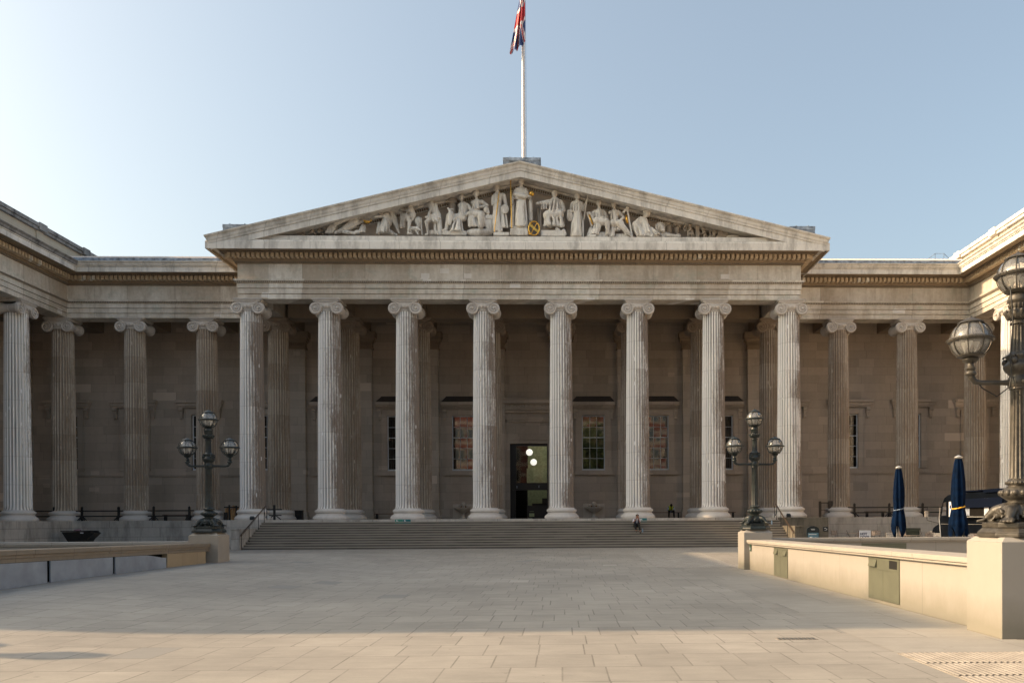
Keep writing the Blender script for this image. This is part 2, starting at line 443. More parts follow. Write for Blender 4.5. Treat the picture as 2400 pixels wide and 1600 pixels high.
MT['tyre'] = simple('rubber_tyre', (.012,.012,.012), .8)
MT['paper'] = simple('white_poster', (.62,.66,.74), .6, 0, .04)
MT['ink'] = simple('blue_ink', (.01,.025,.09), .6)
MT['inkgrey'] = simple('grey_ink', (.25,.29,.36), .6)
MT['teal'] = simple('green_step_sign', (.05,.28,.21), .5)
MT['teal2'] = simple('teal_step_sign', (.01,.17,.20), .5)
MT['signdark'] = simple('dark_sign_body', (.012,.022,.028), .35)
MT['signblue'] = simple('blue_sign_face', (.09,.20,.28), .4)
MT['signwhite'] = simple('white_sign_lettering', (.75,.78,.8), .5, 0, .03)
MT['wood'] = simple('brown_wood', (.12,.055,.03), .6, 0, .3, 10)
MT['chairwood'] = simple('slatted_teak', (.34,.28,.24), .6, 0, .3, 10)
MT['chairpale'] = simple('pale_slatted_wood', (.72,.67,.60), .6, 0, .2, 10)
MT['greybin'] = simple('dark_green_plastic', (.02,.035,.03), .5)
MT['tub'] = simple('black_plastic_tub', (.008,.009,.010), .35)
MT['skin'] = simple('skin', (.30,.15,.09), .55, 0, .05)
MT['skindark'] = simple('dark_skin', (.05,.028,.018), .55, 0, .05)
MT['hair'] = simple('black_hair', (.008,.006,.005), .55)
MT['shirtwhite'] = simple('white_cotton', (.62,.63,.70), .8, 0, .06)
MT['shirtblue'] = simple('pale_blue_shirt', (.40,.48,.60), .8, 0, .06)
MT['navy'] = simple('navy_cloth', (.012,.016,.05), .85)
MT['trousers'] = simple('black_trousers', (.010,.012,.012), .85)
MT['hivis'] = simple('yellow_green_hivis', (.50,.62,.02), .6, 0, .08)
MT['flagred'] = simple('flag_red', (.62,.06,.07), .7, 0, .06)
MT['flagwhite'] = simple('flag_white', (.78,.72,.72), .7, 0, .04)
MT['flagblue'] = simple('flag_blue', (.02,.05,.18), .7, 0, .08)
MT['red'] = simple('red_plastic', (.4,.03,.03), .5)
MT['bottle'] = simple('blue_bottle', (.30,.42,.55), .2)

def glass_win(name, ior):
    t = NT(name); v = t.coord()
    t.b.inputs['Base Color'].default_value = (.006,.007,.008,1); t.b.inputs['Roughness'].default_value = .03
    t.b.inputs['Specular IOR Level'].default_value = 1.0; t.b.inputs['IOR'].default_value = ior
    t.bump(t.noise(v, 1.6, 3, .5, 1.0), .03, .022)
    return t.m
MT['pane'] = glass_win('old_window_glass', 2.0); MT['pane_dark'] = glass_win('dark_window_glass', 1.42)
def glass_clear(name, milk, col, tr=(1,1,1), rough=.03, edge=.6):
    t = NT(name)
    tb = t.n('ShaderNodeBsdfTransparent'); tb.inputs[0].default_value = tr+(1,)
    gl = t.n('ShaderNodeBsdfGlossy'); gl.inputs['Roughness'].default_value = rough
    df = t.n('ShaderNodeBsdfTranslucent'); df.inputs[0].default_value = col+(1,)
    d2 = t.n('ShaderNodeBsdfDiffuse'); d2.inputs[0].default_value = col+(1,)
    md = t.n('ShaderNodeMixShader'); md.inputs[0].default_value = .5; t.l(df.outputs[0], md.inputs[1]); t.l(d2.outputs[0], md.inputs[2])
    m0 = t.n('ShaderNodeMixShader'); m0.inputs[0].default_value = milk; t.l(tb.outputs[0], m0.inputs[1]); t.l(md.outputs[0], m0.inputs[2])
    lw = t.n('ShaderNodeFresnel'); lw.inputs[0].default_value = 1.5
    m1 = t.n('ShaderNodeMixShader'); t.l(t.math('MULTIPLY_ADD', lw.outputs[0], edge, .02, clamp=True), m1.inputs[0]); t.l(m0.outputs[0], m1.inputs[1]); t.l(gl.outputs[0], m1.inputs[2])
    t.l(m1.outputs[0], t.out.inputs['Surface'])
    return t.m
MT['globe'] = glass_clear('lamp_globe_glass', .27, (.95,.95,.92), rough=.05, edge=1.6)
MT['doorglass'] = glass_clear('door_glass', .0, (.5,.5,.5), edge=1.5)
MT['vanglass'] = glass_clear('van_glass', .1, (.1,.1,.1), tr=(.4,.42,.42), edge=1.2)
def emit(name, col, s):
    t = NT(name); t.b.inputs['Base Color'].default_value = col+(1,); t.b.inputs['Emission Color'].default_value = col+(1,); t.b.inputs['Emission Strength'].default_value = s
    return t.m
MT['lampon'] = emit('lit_lamp_glass', (1,.97,.88), .36); MT['hallfill'] = emit('hall_fill_glow', (1,.95,.8), 16)
def brick_mat():
    t = NT('red_brick_and_stone_bands'); v = t.coord()
    sep = t.n('ShaderNodeSeparateXYZ'); t.l(v, sep.inputs[0])
    b = t.math('LESS_THAN', t.math('FRACT', t.math('DIVIDE', sep.outputs[2], 2.1)), .28)
    c = t.mix(b, t.mix(t.noise(v, 3), (.26,.06,.035), (.42,.11,.06)), (.75,.63,.48))
    t.l(c, t.b.inputs['Base Color']); return t.m
MT['brick'] = brick_mat()
MT['bandstone'] = simple('pale_window_stone', (.60,.50,.37), .8)
MT['leaf'] = simple('tree_leaves', (.07,.10,.025), .7, 0, .4, 2)
MT['trunk'] = simple('tree_bark', (.09,.07,.05), .9)
# ================================================================== key dimensions
ZF = 1.725           # portico floor
ZA = 15.5            # underside of architrave
BAY = 4.87
YP = 4.97            # flank / second row of columns
CX = [(i-3.5)*BAY for i in range(-3, 11)]     # 14 column axes
XW = 31.655          # wing colonnade axis
YS = -41.0           # south end of the wings
YW = 9.1             # rear wall

# ================================================================== ground and setting
def ss(x): x = max(0, min(1, x)); return x*x*(3-2*x)
def gz(x, y): return .33*ss((-2-x)/6.2)*ss((-11-y)/9)*ss((y+48)/15)
def struct(name, m, mat, smooth=False):
    return tag(m.build(name, mat, smooth=smooth), kind='structure')
g = M()
xs = [-400,-200,-110,-60]+[-45+i*1.0 for i in range(0, 91)]+[60,110,200,400]
ys = [-400,-250,-150,-100]+[-70+i*1.0 for i in range(0, 76)]+[20,60,150,400]
vs = [(x, y, gz(x, y)) for y in ys for x in xs]; nx = len(xs)
g.add(vs, [(j*nx+i, j*nx+i+1, (j+1)*nx+i+1, (j+1)*nx+i) for j in range(len(ys)-1) for i in range(nx-1)])
struct('ground', g, MT['paving'], True)
g = M(); g.grid(lambda u, v: (6.43+(8.44-6.43)*u, -60+u*0+33.4*v, .004), 1, 1)
struct('pavement', g, MT['margin'])
# rough sett patch beside the stairs
g = M(); pts = [(5.65,-24.9),(7.05,-25.4),(8.35,-24.9),(9.0,-16),(9.3,-8.2),(7.2,-7.6),(6.15,-9.2),(5.8,-17)]
g.add([(x, y, .006) for x, y in pts], [tuple(range(len(pts)))])
struct('sett_paving', g, MT['setts'])
# ribbed warning paving, bottom right
g = M(); x0, x1, y0, y1 = 6.44, 9.6, -46.2, -43.25; n = 46
prof = []
for i in range(n):
    a = x0+(x1-x0)*i/n; w = (x1-x0)/n
    prof += [(a+w*.05, .010), (a+w*.25, .020), (a+w*.62, .020), (a+w*.78, .010)]
k = len(prof)
for r in range(4):
    ya = y0+(y1-y0)*r/4+.02; yb = y0+(y1-y0)*(r+1)/4-.02
    g.add([(p[0], ya, p[1]) for p in prof]+[(p[0], yb, p[1]) for p in prof], [(i, i+1, k+i+1, k+i) for i in range(k-1)])
g.box(x0-.02, x1+.02, y0-.02, y1+.02, .0, .009)
MT['ribbed'] = simple('ribbed_paving_stone', (.29,.265,.235), .85, 0, .14, 3)
struct('ribbed_paving', g, MT['ribbed'])

# ================================================================== museum
B = thing('museum', 'long pale stone museum with a sculpted pediment, fluted columns and two colonnaded wings', 'museum')
def part(name, m, mat, parent=None, **k): return m.build(name, mat, parent or B, **k)

# --- podium
for s in (-1, 1):
    m = M(); x0, x1, x2 = s*19.202, s*30.45, s*37.5; z0 = -.5
    P_ = [(x0,3.77),(x1,3.77),(x1,YS),(x2,YS),(x2,9.6),(x0,9.6)]; n_ = len(P_)
    m.add([(x, y, z0) for x, y in P_]+[(x, y, ZF) for x, y in P_], [tuple(range(n_)), tuple(range(n_, 2*n_))]+[(i, (i+1) % n_, (i+1) % n_+n_, i+n_) for i in range(n_)])
    part('podium', m, MT['podium'])
m = M(); m.box(-16.0, 16.0, -1.2, 9.6, -.5, ZF); part('portico_floor', m, MT['podium'])
for s in (-1, 1):
    m = M()
    m.box(s*16.0, s*19.2, -1.2, 9.6, -.5, ZF+.002)
    m.box(s*16.0, s*16.5, -4.95, -1.2, -.5, 1.16); m.box(s*15.99, s*16.53, -5.0, -1.201, 1.161, 1.22)
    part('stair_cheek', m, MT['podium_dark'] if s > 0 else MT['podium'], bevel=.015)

# --- sweeps : entablature all round the court
path = [(-30.93, YS), (-30.93, 4.32), (-17.7, 4.32), (-17.7, -.65), (17.7, -.65), (17.7, 4.32), (30.93, 4.32), (30.93, YS)]
arch = [(-1.3,15.5),(-.10,15.5),(-.10,15.785),(-.15,15.79),(-.15,15.82),(-.05,15.825),(-.05,16.115),(-.11,16.12),(-.11,16.15),(0,16.155),(0,16.46),(-1.3,16.46)]
m = M().sweep(arch, path); part('architrave', m, MT['entab'])
m = M().sweep([(-1.3,16.462),(.05,16.462),(.07,16.56),(.14,16.565),(.16,16.68),(-1.3,16.68)], path); 
part('bead_moulding', m, MT['entab'])
m = M().sweep([(-1.3,16.682),(-.04,16.682),(-.04,17.66),(-1.3,17.66)], path); part('frieze', m, MT['entab'])
# soffit behind dentils, its dark colour paints the shade in the gaps
m = M().sweep([(-1.3,17.662),(.03,17.662),(.05,17.76),(.16,17.78),(.18,17.86),(.24,17.88),(.24,18.16),(.62,18.17),(.72,18.24),(1.30,18.24),(1.30,18.30),(-1.3,18.30)], path)
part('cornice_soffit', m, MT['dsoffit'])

def along(path, step, off, cb, skip=()):
    for i in range(len(path)-1):
        a = Vector(path[i]); b = Vector(path[i+1]); d = (b-a); L = d.length; d.normalize(); nrm = Vector((d.y, -d.x))
        e0 = -off if i > 0 and (Vector(path[i])-Vector(path[i-1])).normalized().cross(d) > 0 else off
        # convex corners need extra length, concave less
        cr0 = (Vector(path[i])-Vector(path[i-1])).normalized().cross(d) if i > 0 else 0
        d2 = (Vector(path[i+2])-b).normalized() if i+2 < len(path) else None
        cr1 = d.cross(d2) if d2 else 0
        s0 = (-off if cr0 > 0 else off) if i > 0 else 0
        s1 = (-off if cr1 > 0 else off) if d2 else 0
        # right-of-travel offset: left turn (cross>0) -> outer side longer
        s0 = -s0; s1 = -s1
        lo = s0*-1 if False else (-off if cr0 > 0 else (off if cr0 < 0 else 0))
        hi = (-off if cr1 > 0 else (off if cr1 < 0 else 0))
        A = lo; Z = L-hi
        n = int((Z-A)/step)
        if n < 1: continue
        st = (Z-A)/n
        for k in range(n):
            p = a+d*(A+(k+.5)*st)
            cb(p, d, nrm)
vis = [(-30.93, -9), (-30.93, 4.32), (-17.7, 4.32), (-17.7, -.65), (17.7, -.65), (17.7, 4.32), (30.93, 4.32), (30.93, -9)]
def blocks(path, step, o0, o1, z0, z1, fw):
    m = M()
    def cb(p, d, n):
        w = step*fw/2
        q = []
        for z in (z0, z1):
            for (t, o) in ((-w, o0), (w, o0), (w, o1), (-w, o1)):
                c = p+d*t+n*o; q.append((c.x, c.y, z))
        m.add(q, [(0,3,2,1),(4,5,6,7),(0,1,5,4),(1,2,6,5),(2,3,7,6),(3,0,4,7)])
    along(path, step, (o0+o1)/2, cb); return m
part('dentils', blocks(path, .295, .235, .60, 17.90, 18.165, .64), MT['dentil'])
m = blocks(vis, .13, .045, .10, 17.67, 17.77, .6); m.merge(blocks(vis, .13, .64, .76, 18.165, 18.235, .6))
part('egg_moulding', m, MT['bead'])
m = blocks(vis, .115, .06, .115, 16.475, 16.56, .55)
part('bead_course', m, MT['bead'])

# corona on flanks & wings with gutter (sima)
cor = [(-1.3,18.302),(1.30,18.302),(1.30,18.20),(1.36,18.20),(1.36,18.50),(1.42,18.53),(1.42,18.57),(-1.3,18.57)]
sima = [(-1.3,18.572),(1.44,18.572),(1.50,18.63),(1.53,18.72),(1.62,18.79),(1.64,18.84),(-1.3,18.84)]
for s in (-1, 1):
    pw = [(s*30.93, YS), (s*30.93, 4.32), (s*17.7, 4.32)]
    if s > 0: pw = pw[::-1]
    part('corona', M().sweep(cor, pw), MT['rake'] if s > 0 else MT['rake'])
    gm = M().sweep(sima, pw)
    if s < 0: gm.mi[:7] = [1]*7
    part('gutter_moulding', gm, [MT['rake'], MT['dirtyrake']])
# corona of portico
pf = [(-17.7, 5.5), (-17.7, -.65), (17.7, -.65), (17.7, 5.5)]
part('corona', M().sweep([(-1.3,18.302),(1.30,18.302),(1.30,18.16),(1.36,18.16),(1.36,18.60),(1.30,18.66),(1.30,18.72),(-1.3,18.72)], pf), MT['rake'])

# --- pediment
SL = (23.45-18.90)/18.94
def rake_part(name, prof, mat):
    # prof: list of (y, dz) closed section swept along both slopes, dz measured from top line
    m = M(); n = len(prof); vs = []
    for x in (-18.98, 0, 18.98):
        for (y, dz, ex) in prof:
            X = x+(ex if x > 0 else (-ex if x < 0 else 0))
            zt = 23.45-abs(X)*SL
            vs.append((X, y, zt+dz))
    fs = []
    for i in range(2):
        for j in range(n):
            a = i*n+j; b = i*n+(j+1) % n; fs.append((a, a+n, b+n, b))
    fs.append(tuple(range(n))); fs.append(tuple(2*n+i for i in range(n-1, -1, -1)))
    m.add(vs, fs); return part(name, m, mat)
rake_part('raking_gutter', [(-2.28,0,.05),(-2.26,-.07,.05),(-2.14,-.16,0),(-2.10,-.30,-.05),(-2.05,-.36,-.1),(2.2,-.36,-.1),(2.2,0,.05)], MT['rake'])
rake_part('raking_fillet', [(-2.06,-.362,-.12),(-2.03,-.47,-.14),(2.2,-.47,-.14),(2.2,-.362,-.12)], MT['rake'])
rake_part('raking_corona', [(-1.98,-.472,-.2),(-1.98,-.85,-.25),(-1.90,-.85,-.25),(-1.90,-.76,-.25),(-.86,-.76,-.3),(-.80,-.86,-.4),(-.62,-.88,-.4),(-.60,-1.02,-.5),(-.46,-1.02,-.5),(-.46,-.472,-.3)], MT['rake'])
# dentil-like leaf moulding under the rake
for s in (-1, 1):
    m = M()
    for k in range(1, 118):
        x = s*k*.14
        z = 23.45-abs(x)*SL
        m.box(x-.045, x+.045, -.72, -.60, z-1.0, z-.885)
    part('leaf_moulding', m, MT['bead'])
m = M(); m.prism([(-18.0, 18.72), (18.0, 18.72), (0, 22.9)], -.45, .2); part('tympanum', m, MT['tymp'])
m = M(); m.box(-16.6, 16.6, -1.72, -.45, 18.722, 19.04); part('sculpture_ledge', m, MT['rake'])
m = M(); m.prism([(-18.9, 18.72), (18.9, 18.72), (18.9, 18.80), (0, 23.1), (-18.9, 18.80)], .2, 9.5); part('portico_roof', m, MT['lead'])

# --- roofs of flanks and wings
for s in (-1, 1):
    m = M(); m.box(s*18.95, s*31.8, 3.0, 3.45, 18.842, 19.14)
    for k in range(26): m.box(s*(19.3+k*.47), s*(19.33+k*.47), 2.985, 3.2, 18.844, 19.13)
    part('lead_gutter', m, MT['lead'])
    m = M(); x0, x1 = s*17.8, s*33.0
    m.add([(x0,3.46,18.93),(x1,3.46,18.93),(x1,3.46,19.27),(x0,3.46,19.27),(x0,5.9,20.135),(x1,5.9,20.135),(x0,9.4,20.135),(x1,9.4,20.135),(x0,9.4,18.93),(x1,9.4,18.93)],
          [(0,1,2,3),(3,2,5,4),(4,5,7,6),(6,7,9,8),(0,3,4,6,8),(1,9,7,5,2)])
    for k in range(52):
        xx = s*(18.2+k*.285); m.add([(xx,3.47,19.285),(xx+.05,3.47,19.285),(xx+.05,5.9,20.15),(xx,5.9,20.15),(xx,3.47,19.25),(xx+.05,3.47,19.25),(xx+.05,5.9,20.12),(xx,5.9,20.12)], [(0,1,2,3),(0,4,5,1),(0,3,7,4),(1,5,6,2)])
    part('flank_roof', m, MT['leadpale'])
    # wing attic with piers and coping
    m = M(); m.box(s*33.05, s*37.5, YS, 11.2, 18.9, 21.42)
    for k in range(10):
        y = 9.9-k*5.2; m.box(s*32.97, s*33.05, y-.35, y+.35, 18.94, 21.42)
    part('attic_wall', m, stone('attic_stone_%s' % ('east' if s > 0 else 'west'), (.56,.51,.43) , (.42,.36,.28), 2.6, 3, .1, .3, .3))
    m = M(); m.box(s*32.85, s*37.5, YS, 11.35, 21.422, 21.62); m.box(s*32.75, s*37.5, YS, 11.45, 21.622, 21.86)
    for k in range(10):
        y = 9.9-k*5.2; m.box(s*32.70, s*32.80, y-.42, y+.42, 21.44, 21.93)
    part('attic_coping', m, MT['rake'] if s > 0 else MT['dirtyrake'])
    m = M(); m.box(s*29.6, s*33.04, YS, 2.95, 18.70, 18.98); part('wing_gutter_roof', m, MT['lead'])
    if s < 0: m = M(); m.box(-43.5, -38.5, -12.6, 7.0, 18.9, 27.4); m.prism([(-43.5,27.4),(-38.5,27.4),(-41,28.2)], -12.6, 7.0); part('roof_shadow_block', m, MT['lead'])  # unseen block added on the wing roof to shade the court

# --- ceilings and beams
m = M()
m.box(-37.4, 37.4, 4.4, YW+.3, 16.6, 16.9); m.box(-17.2, 17.2, -.3, 4.4, 16.6, 16.9)
for s in (-1, 1): m.box(s*31.6, s*37.4, YS, 4.4, 16.6, 16.9)
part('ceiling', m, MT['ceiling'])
def beam(*a): part('ceiling_beam', M().box(*a), MT['ceiling'])
beam(-16.2, 16.2, 4.35, 5.60, 15.502, 16.598)               # second row architrave inside the portico
for x in CX:
    if abs(x) < 16.5: beam(x-.55, x+.55, .66, 4.34, 15.52, 16.597)
    beam(x-.55, x+.55, 5.63, YW-.02, 15.52, 16.597)
for s in (-1, 1):
    for k in range(0, 6):
        y = YP-k*BAY; beam(s*32.26, s*36.2, y-.55, y+.55, 15.52, 16.597)
m = M()
for (y0, y1, z) in ((.66,.82,16.42),(4.18,4.34,16.42),(5.61,5.77,16.42),(8.86,9.06,16.42)):
    for i in range(7):
        a = CX[3+i]+.56; b = CX[4+i]-.56
        m.box(a, b, y0, y1, z, z+.17); m.box(a, b, y0+(.0 if y0 < 3 or 5 < y0 < 8 else -.1), y1+(.1 if y0 < 3 or 5 < y0 < 8 else 0), z+.09, z+.175)
for i in list(range(0, 3))+list(range(10, 13)):
    a = CX[i]+.56; b = CX[i+1]-.56
    for y0, y1 in ((5.62, 5.78), (8.86, 9.06)): m.box(a, b, y0, y1, 16.40, 16.59)
part('ceiling_moulding', m, MT['soffit'])

# --- rear walls with openings
# window list: x, half width, z0, z1, kind
wins = [(s*x, .86, 5.33, 9.42, 'p') for x in (4.83, 9.62, 14.45) for s in (-1, 1)]
wins += [(s*x, .66, 5.42, 9.50, 'f') for x in (19.35, 24.12, 28.9, 33.7) for s in (-1, 1)]
ops = [(x-h, x+h, a, b) for x, h, a, b, k in wins]+[(-1.40, 1.42, ZF, 7.34)]
ops.sort()
m = M(); last = -37.4
for (a, b, z0, z1) in ops:
    m.box(last, a, YW, YW+.45, ZF-.3, 16.6); m.box(a, b, YW, YW+.45, z1, 16.6)
    if z0 > ZF: m.box(a, b, YW, YW+.45, ZF-.3, z0)
    last = b
m.box(last, 37.4, YW, YW+.45, ZF-.3, 16.6)
for s in (-1, 1): m.box(s*36.3, s*36.9, YS, YW, ZF-.3, 16.6)
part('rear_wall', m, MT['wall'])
# upper solid mass behind so no light leaks
m = M(); m.box(-37.4, 37.4, YW+.5, YW+8, 9.9, 18.9); m.box(-37.4, -3.6, 16.9, YW+8, -.5, 9.9); m.box(3.6, 37.4, 16.9, YW+8, -.5, 9.9)
for s in (-1, 1): m.box(s*36.95, s*44, YS, YW+8, -.5, 18.9); m.box(s*30.9, s*37.0, YS, YS+.6, -.5, 18.8)
part('inner_block', m, MT['darkroom'])
for s in (-1, 1):
    m = M()
    m.box(s*17.95, s*36.28, YW-.10, YW-.003, 5.06, 5.36); m.box(s*17.95, s*36.28, YW-.06, YW-.004, 4.95, 5.058)
    m.box(s*17.95, s*36.28, YW-.12, YW-.005, ZF, 2.5)
    m.box(s*36.20, s*36.29, YS, YW-.13, 5.06, 5.36); m.box(s*36.18, s*36.29, YS, YW-.13, ZF, 2.5)
    part('string_course', m, MT['wall'])
for x0, x1 in ((-16.3,-12.9),(-11.45,-8.05),(8.05,11.45),(12.9,16.3)):
    m = M(); m.box(x0, x1, YW-.10, YW-.003, 5.02, 5.30); m.box(x0, x1, YW-.06, YW-.004, 4.92, 5.018); part('string_course', m, MT['wall'])
# pilasters
for x in CX[3:11]:
    pil = M(); pc = M()
    pil.box(x-.70, x+.70, 8.62, YW-.002, ZF, 14.25)
    pc.box(x-.78, x+.78, 8.54, YW-.01, 14.252, 14.36); pc.box(x-.72, x+.72, 8.60, YW-.01, 14.362, 14.75)
    pc.box(x-.80, x+.80, 8.52, YW-.01, 14.752, 14.85); pc.box(x-.90, x+.90, 8.42, YW-.01, 14.852, 15.06); pc.box(x-.98, x+.98, 8.34, YW-.01, 15.062, 15.50)
    for k in range(11):
        xx = x-.72+k*.144; pc.box(xx-.04, xx+.04, 8.50, 8.598, 14.80-.28, 14.80-.10); pc.ell((xx, 8.45, 14.95), (.05,.05,.07), 6, 4)
    pil.box(x-.86, x+.86, 8.46, YW-.003, ZF+.001, 2.0); pil.box(x-.78, x+.78, 8.54, YW-.004, 2.002, 2.32); 
    po_ = part('pilaster', pil, MT['wall'], bevel=.02); part('capital', pc, MT['soffit'], po_)

# --- windows
MT['sootytop'] = simple('sooty_lead_hood_top', (.075,.065,.06), .8)
def window(x, h, z0, z1, k, dx=0):
    y = YW+.16; w = M(); nx, nz = (4, 5) if k == 'p' else (3, 5)
    fw = .075
    w.box(x-h, x-h+fw, y-.06, y+.05, z0, z1); w.box(x+h-fw, x+h, y-.06, y+.05, z0, z1)
    w.box(x-h+fw, x+h-fw, y-.06, y+.05, z1-fw, z1); w.box(x-h+fw, x+h-fw, y-.09, y+.05, z0, z0+.12)
    n2 = 3 if k == 'p' else 2
    for i in range(1, n2): xx = x-h+fw+(2*h-2*fw)*i/n2; w.box(xx-.014, xx+.014, y-.03, y+.04, z0+.12, z1-fw)
    for j in range(1, 5): zz = z0+.12+(z1-z0-fw-.12)*j/5; w.box(x-h+fw, x+h-fw, y-.031, y+.041, zz-(.03 if j == 3 else .014), zz+(.03 if j == 3 else .014))
    o = part('window', w, MT['white'])
    g = M(); rnd = random.Random(int(x*10))
    for i in range(n2):
        for j in range(5):
            a = x-h+fw+(2*h-2*fw)*i/n2; b = x-h+fw+(2*h-2*fw)*(i+1)/n2
            c = z0+.12+(z1-z0-fw-.12)*j/5; d = z0+.12+(z1-z0-fw-.12)*(j+1)/5
            t1, t2 = rnd.uniform(-.0012,.0012), rnd.uniform(-.0008,.0008)
            g.add([(a,y+.01-t1,c),(b,y+.01+t1,c),(b,y+.01+t1+t2,d),(a,y+.01-t1+t2,d)], [(0,1,2,3)])
    part('pane', g, MT['pane'] if k == 'p' else MT['pane_dark'], o)
    s = M()
    ow = .42 if k == 'p' else .40
    # architrave surround
    for (a, b) in ((x-h-ow, x-h), (x+h, x+h+ow)):
        s.box(a, b, YW-.12, YW-.002, z0-.02, z1+.02)
    s.box(x-h-ow, x+h+ow, YW-.12, YW-.002, z1+.021, z1+.42)
    s.box(x-h-ow-.05, x-h-ow, YW-.17, YW-.002, z0-.02, z1+.47); s.box(x+h+ow, x+h+ow+.05, YW-.17, YW-.002, z0-.02, z1+.47); s.box(x-h-ow, x+h+ow, YW-.17, YW-.002, z1+.421, z1+.47)
    if k == 'p':
        s.box(x-h-ow-.15, x+h+ow+.15, YW-.22, YW-.001, z0-.34, z0-.03)
        hz = 10.05; hw = 1.58
        s.box(x-hw+.12, x+hw-.12, YW-.30, YW-.001, hz-.16, hz-.02); s.box(x-hw+.05, x+hw-.05, YW-.45, YW-.001, hz-.018, hz+.08); s.box(x-hw, x+hw, YW-.60, YW-.001, hz+.082, hz+.32)
        s.add([(x-hw,YW-.60,hz+.322),(x+hw,YW-.60,hz+.322),(x+hw-.32,YW-.02,hz+.80),(x-hw+.32,YW-.02,hz+.80),(x-hw,YW-.001,hz+.322),(x+hw,YW-.001,hz+.322)], [(0,1,2,3),(0,3,4),(1,5,2),(0,4,5,1)], 1)
        for k2 in range(26): xx = x-hw+.15+k2*.112; s.box(xx, xx+.06, YW-.36, YW-.30, hz-.13, hz-.03)
        bz = hz-.17; bx = hw-.22
    else:
        hz = 10.22; hw = 1.64
        s.box(x-hw+.1, x+hw-.1, YW-.26, YW-.001, hz-.22, hz-.10); s.box(x-hw+.04, x+hw-.04, YW-.36, YW-.001, hz-.098, hz+.12); s.box(x-hw-.04, x+hw+.04, YW-.48, YW-.001, hz+.122, hz+.34)
        bz = hz-.22; bx = hw-.28
    for sg in (-1, 1):
        s.box(x+sg*bx-.13, x+sg*bx+.13, YW-.26, YW-.001, bz-.35, bz); s.tube([(x+sg*bx-.14, YW-.24, bz-.14), (x+sg*bx+.14, YW-.24, bz-.14)], .13, 10)
        s.tube([(x+sg*bx-.10, YW-.14, bz-.70), (x+sg*bx+.10, YW-.14, bz-.70)], .10, 8); s.add([(x+sg*bx-.11,YW-.25,bz-.3),(x+sg*bx+.11,YW-.25,bz-.3),(x+sg*bx+.09,YW-.12,bz-.76),(x+sg*bx-.09,YW-.12,bz-.76),(x+sg*bx-.11,YW-.01,bz-.3),(x+sg*bx+.11,YW-.01,bz-.3),(x+sg*bx+.09,YW-.01,bz-.76),(x+sg*bx-.09,YW-.01,bz-.76)],[(0,1,2,3),(0,3,7,4),(1,5,6,2),(3,2,6,7)])
    part('window_surround', s, [MT['wall'], MT['sootytop']], o)
for wv in wins: window(*wv)

# --- door case and glazed door
s = M(); xl, xr = -1.40, 1.42
for k, (dx, dy) in enumerate(((.18,.10),(.34,.16),(.54,.24))):
    p = (0,.18,.34)[k]
    s.box(xl-dx, xl-p-.001, YW-dy, YW-.002, ZF, 9.28 if k else 9.0); s.box(xr+p+.001, xr+dx, YW-dy, YW-.002, ZF, 9.28 if k else 9.0)
s.box(xl-.54, xr+.54, YW-.24, YW-.002, 9.10, 9.34); s.box(xl-.34, xr+.34, YW-.16, YW-.003, 8.92, 9.098)
s.box(xl-.16, xr+.16, YW-.13, YW-.003, 7.62, 7.86); s.box(xl-.16, xr+.16, YW-.05, YW-.004, 7.35, 7.618)
s.box(-2.35, 2.37, YW-.22, YW-.001, 9.62, 9.78); s.box(-2.4, 2.42, YW-.34, YW-.001, 9.782, 9.92); s.box(-2.5, 2.52, YW-.30, YW-.001, 9.922, 10.26)
s.box(-2.55, 2.57, YW-.62, YW-.001, 10.262, 10.52); s.box(-2.62, 2.64, YW-.70, YW-.001, 10.522, 10.66)
for k in range(34): xx = -2.35+k*.14; s.box(xx, xx+.08, YW-.42, YW-.341, 9.80, 9.90)
for k in range(22): xx = -2.4+k*.222; s.ell((xx+.06, YW-.32, 10.10), (.07,.05,.10), 8, 5)
part('door_case', s, MT['wall'])
yd = YW+.30
d = M()
d.box(xl, xl+.40, yd-.06, yd+.06, ZF, 7.34); d.box(xr-.07, xr, yd-.06, yd+.06, ZF, 7.34)
d.box(xl+.40, xr-.07, yd-.06, yd+.06, 7.16, 7.34); d.box(xl+.12, xr-.07, yd-.14, yd+.10, 3.88, 4.42)
d.box(xl+.40, xl+.46, yd-.05, yd+.05, 4.42, 7.16); d.box(-.16, -.10, yd-.05, yd+.05, ZF, 3.88)
door = part('door', d, MT['doorframe'])
g = M(); g.add([(xl+.46, yd, 4.42), (xr-.07, yd, 4.42), (xr-.07, yd, 7.16), (xl+.46, yd, 7.16)], [(0,1,2,3)])
part('fanlight_pane', g, MT['doorglass'], door)
g = M(); g.box(-.10, xr-.07, yd-.02, yd+.02, 1.80, 2.72); g.box(.0, .38, yd-.024, yd+.024, 1.9, 2.15, 1); g.box(.02, .36, yd-.024, yd+.024, 2.28, 2.30, 1)
part('door_leaf', g, [MT['doorframe'], MT['greenwall']], door)
g = M()
g.ell((-.90, yd-.145, 4.18), (.035,.01,.035), 8, 6); g.box(-.93,-.87, yd-.152, yd-.142, 4.03, 4.14); g.cbox((.74, yd-.145, 4.14), (.03,.01,.2), Matrix.Rotation(.5,4,'Y')); g.cbox((.74, yd-.147, 4.14), (.03,.01,.2), Matrix.Rotation(-.5,4,'Y'))
part('door_symbols', g, MT['inkgrey'], door)
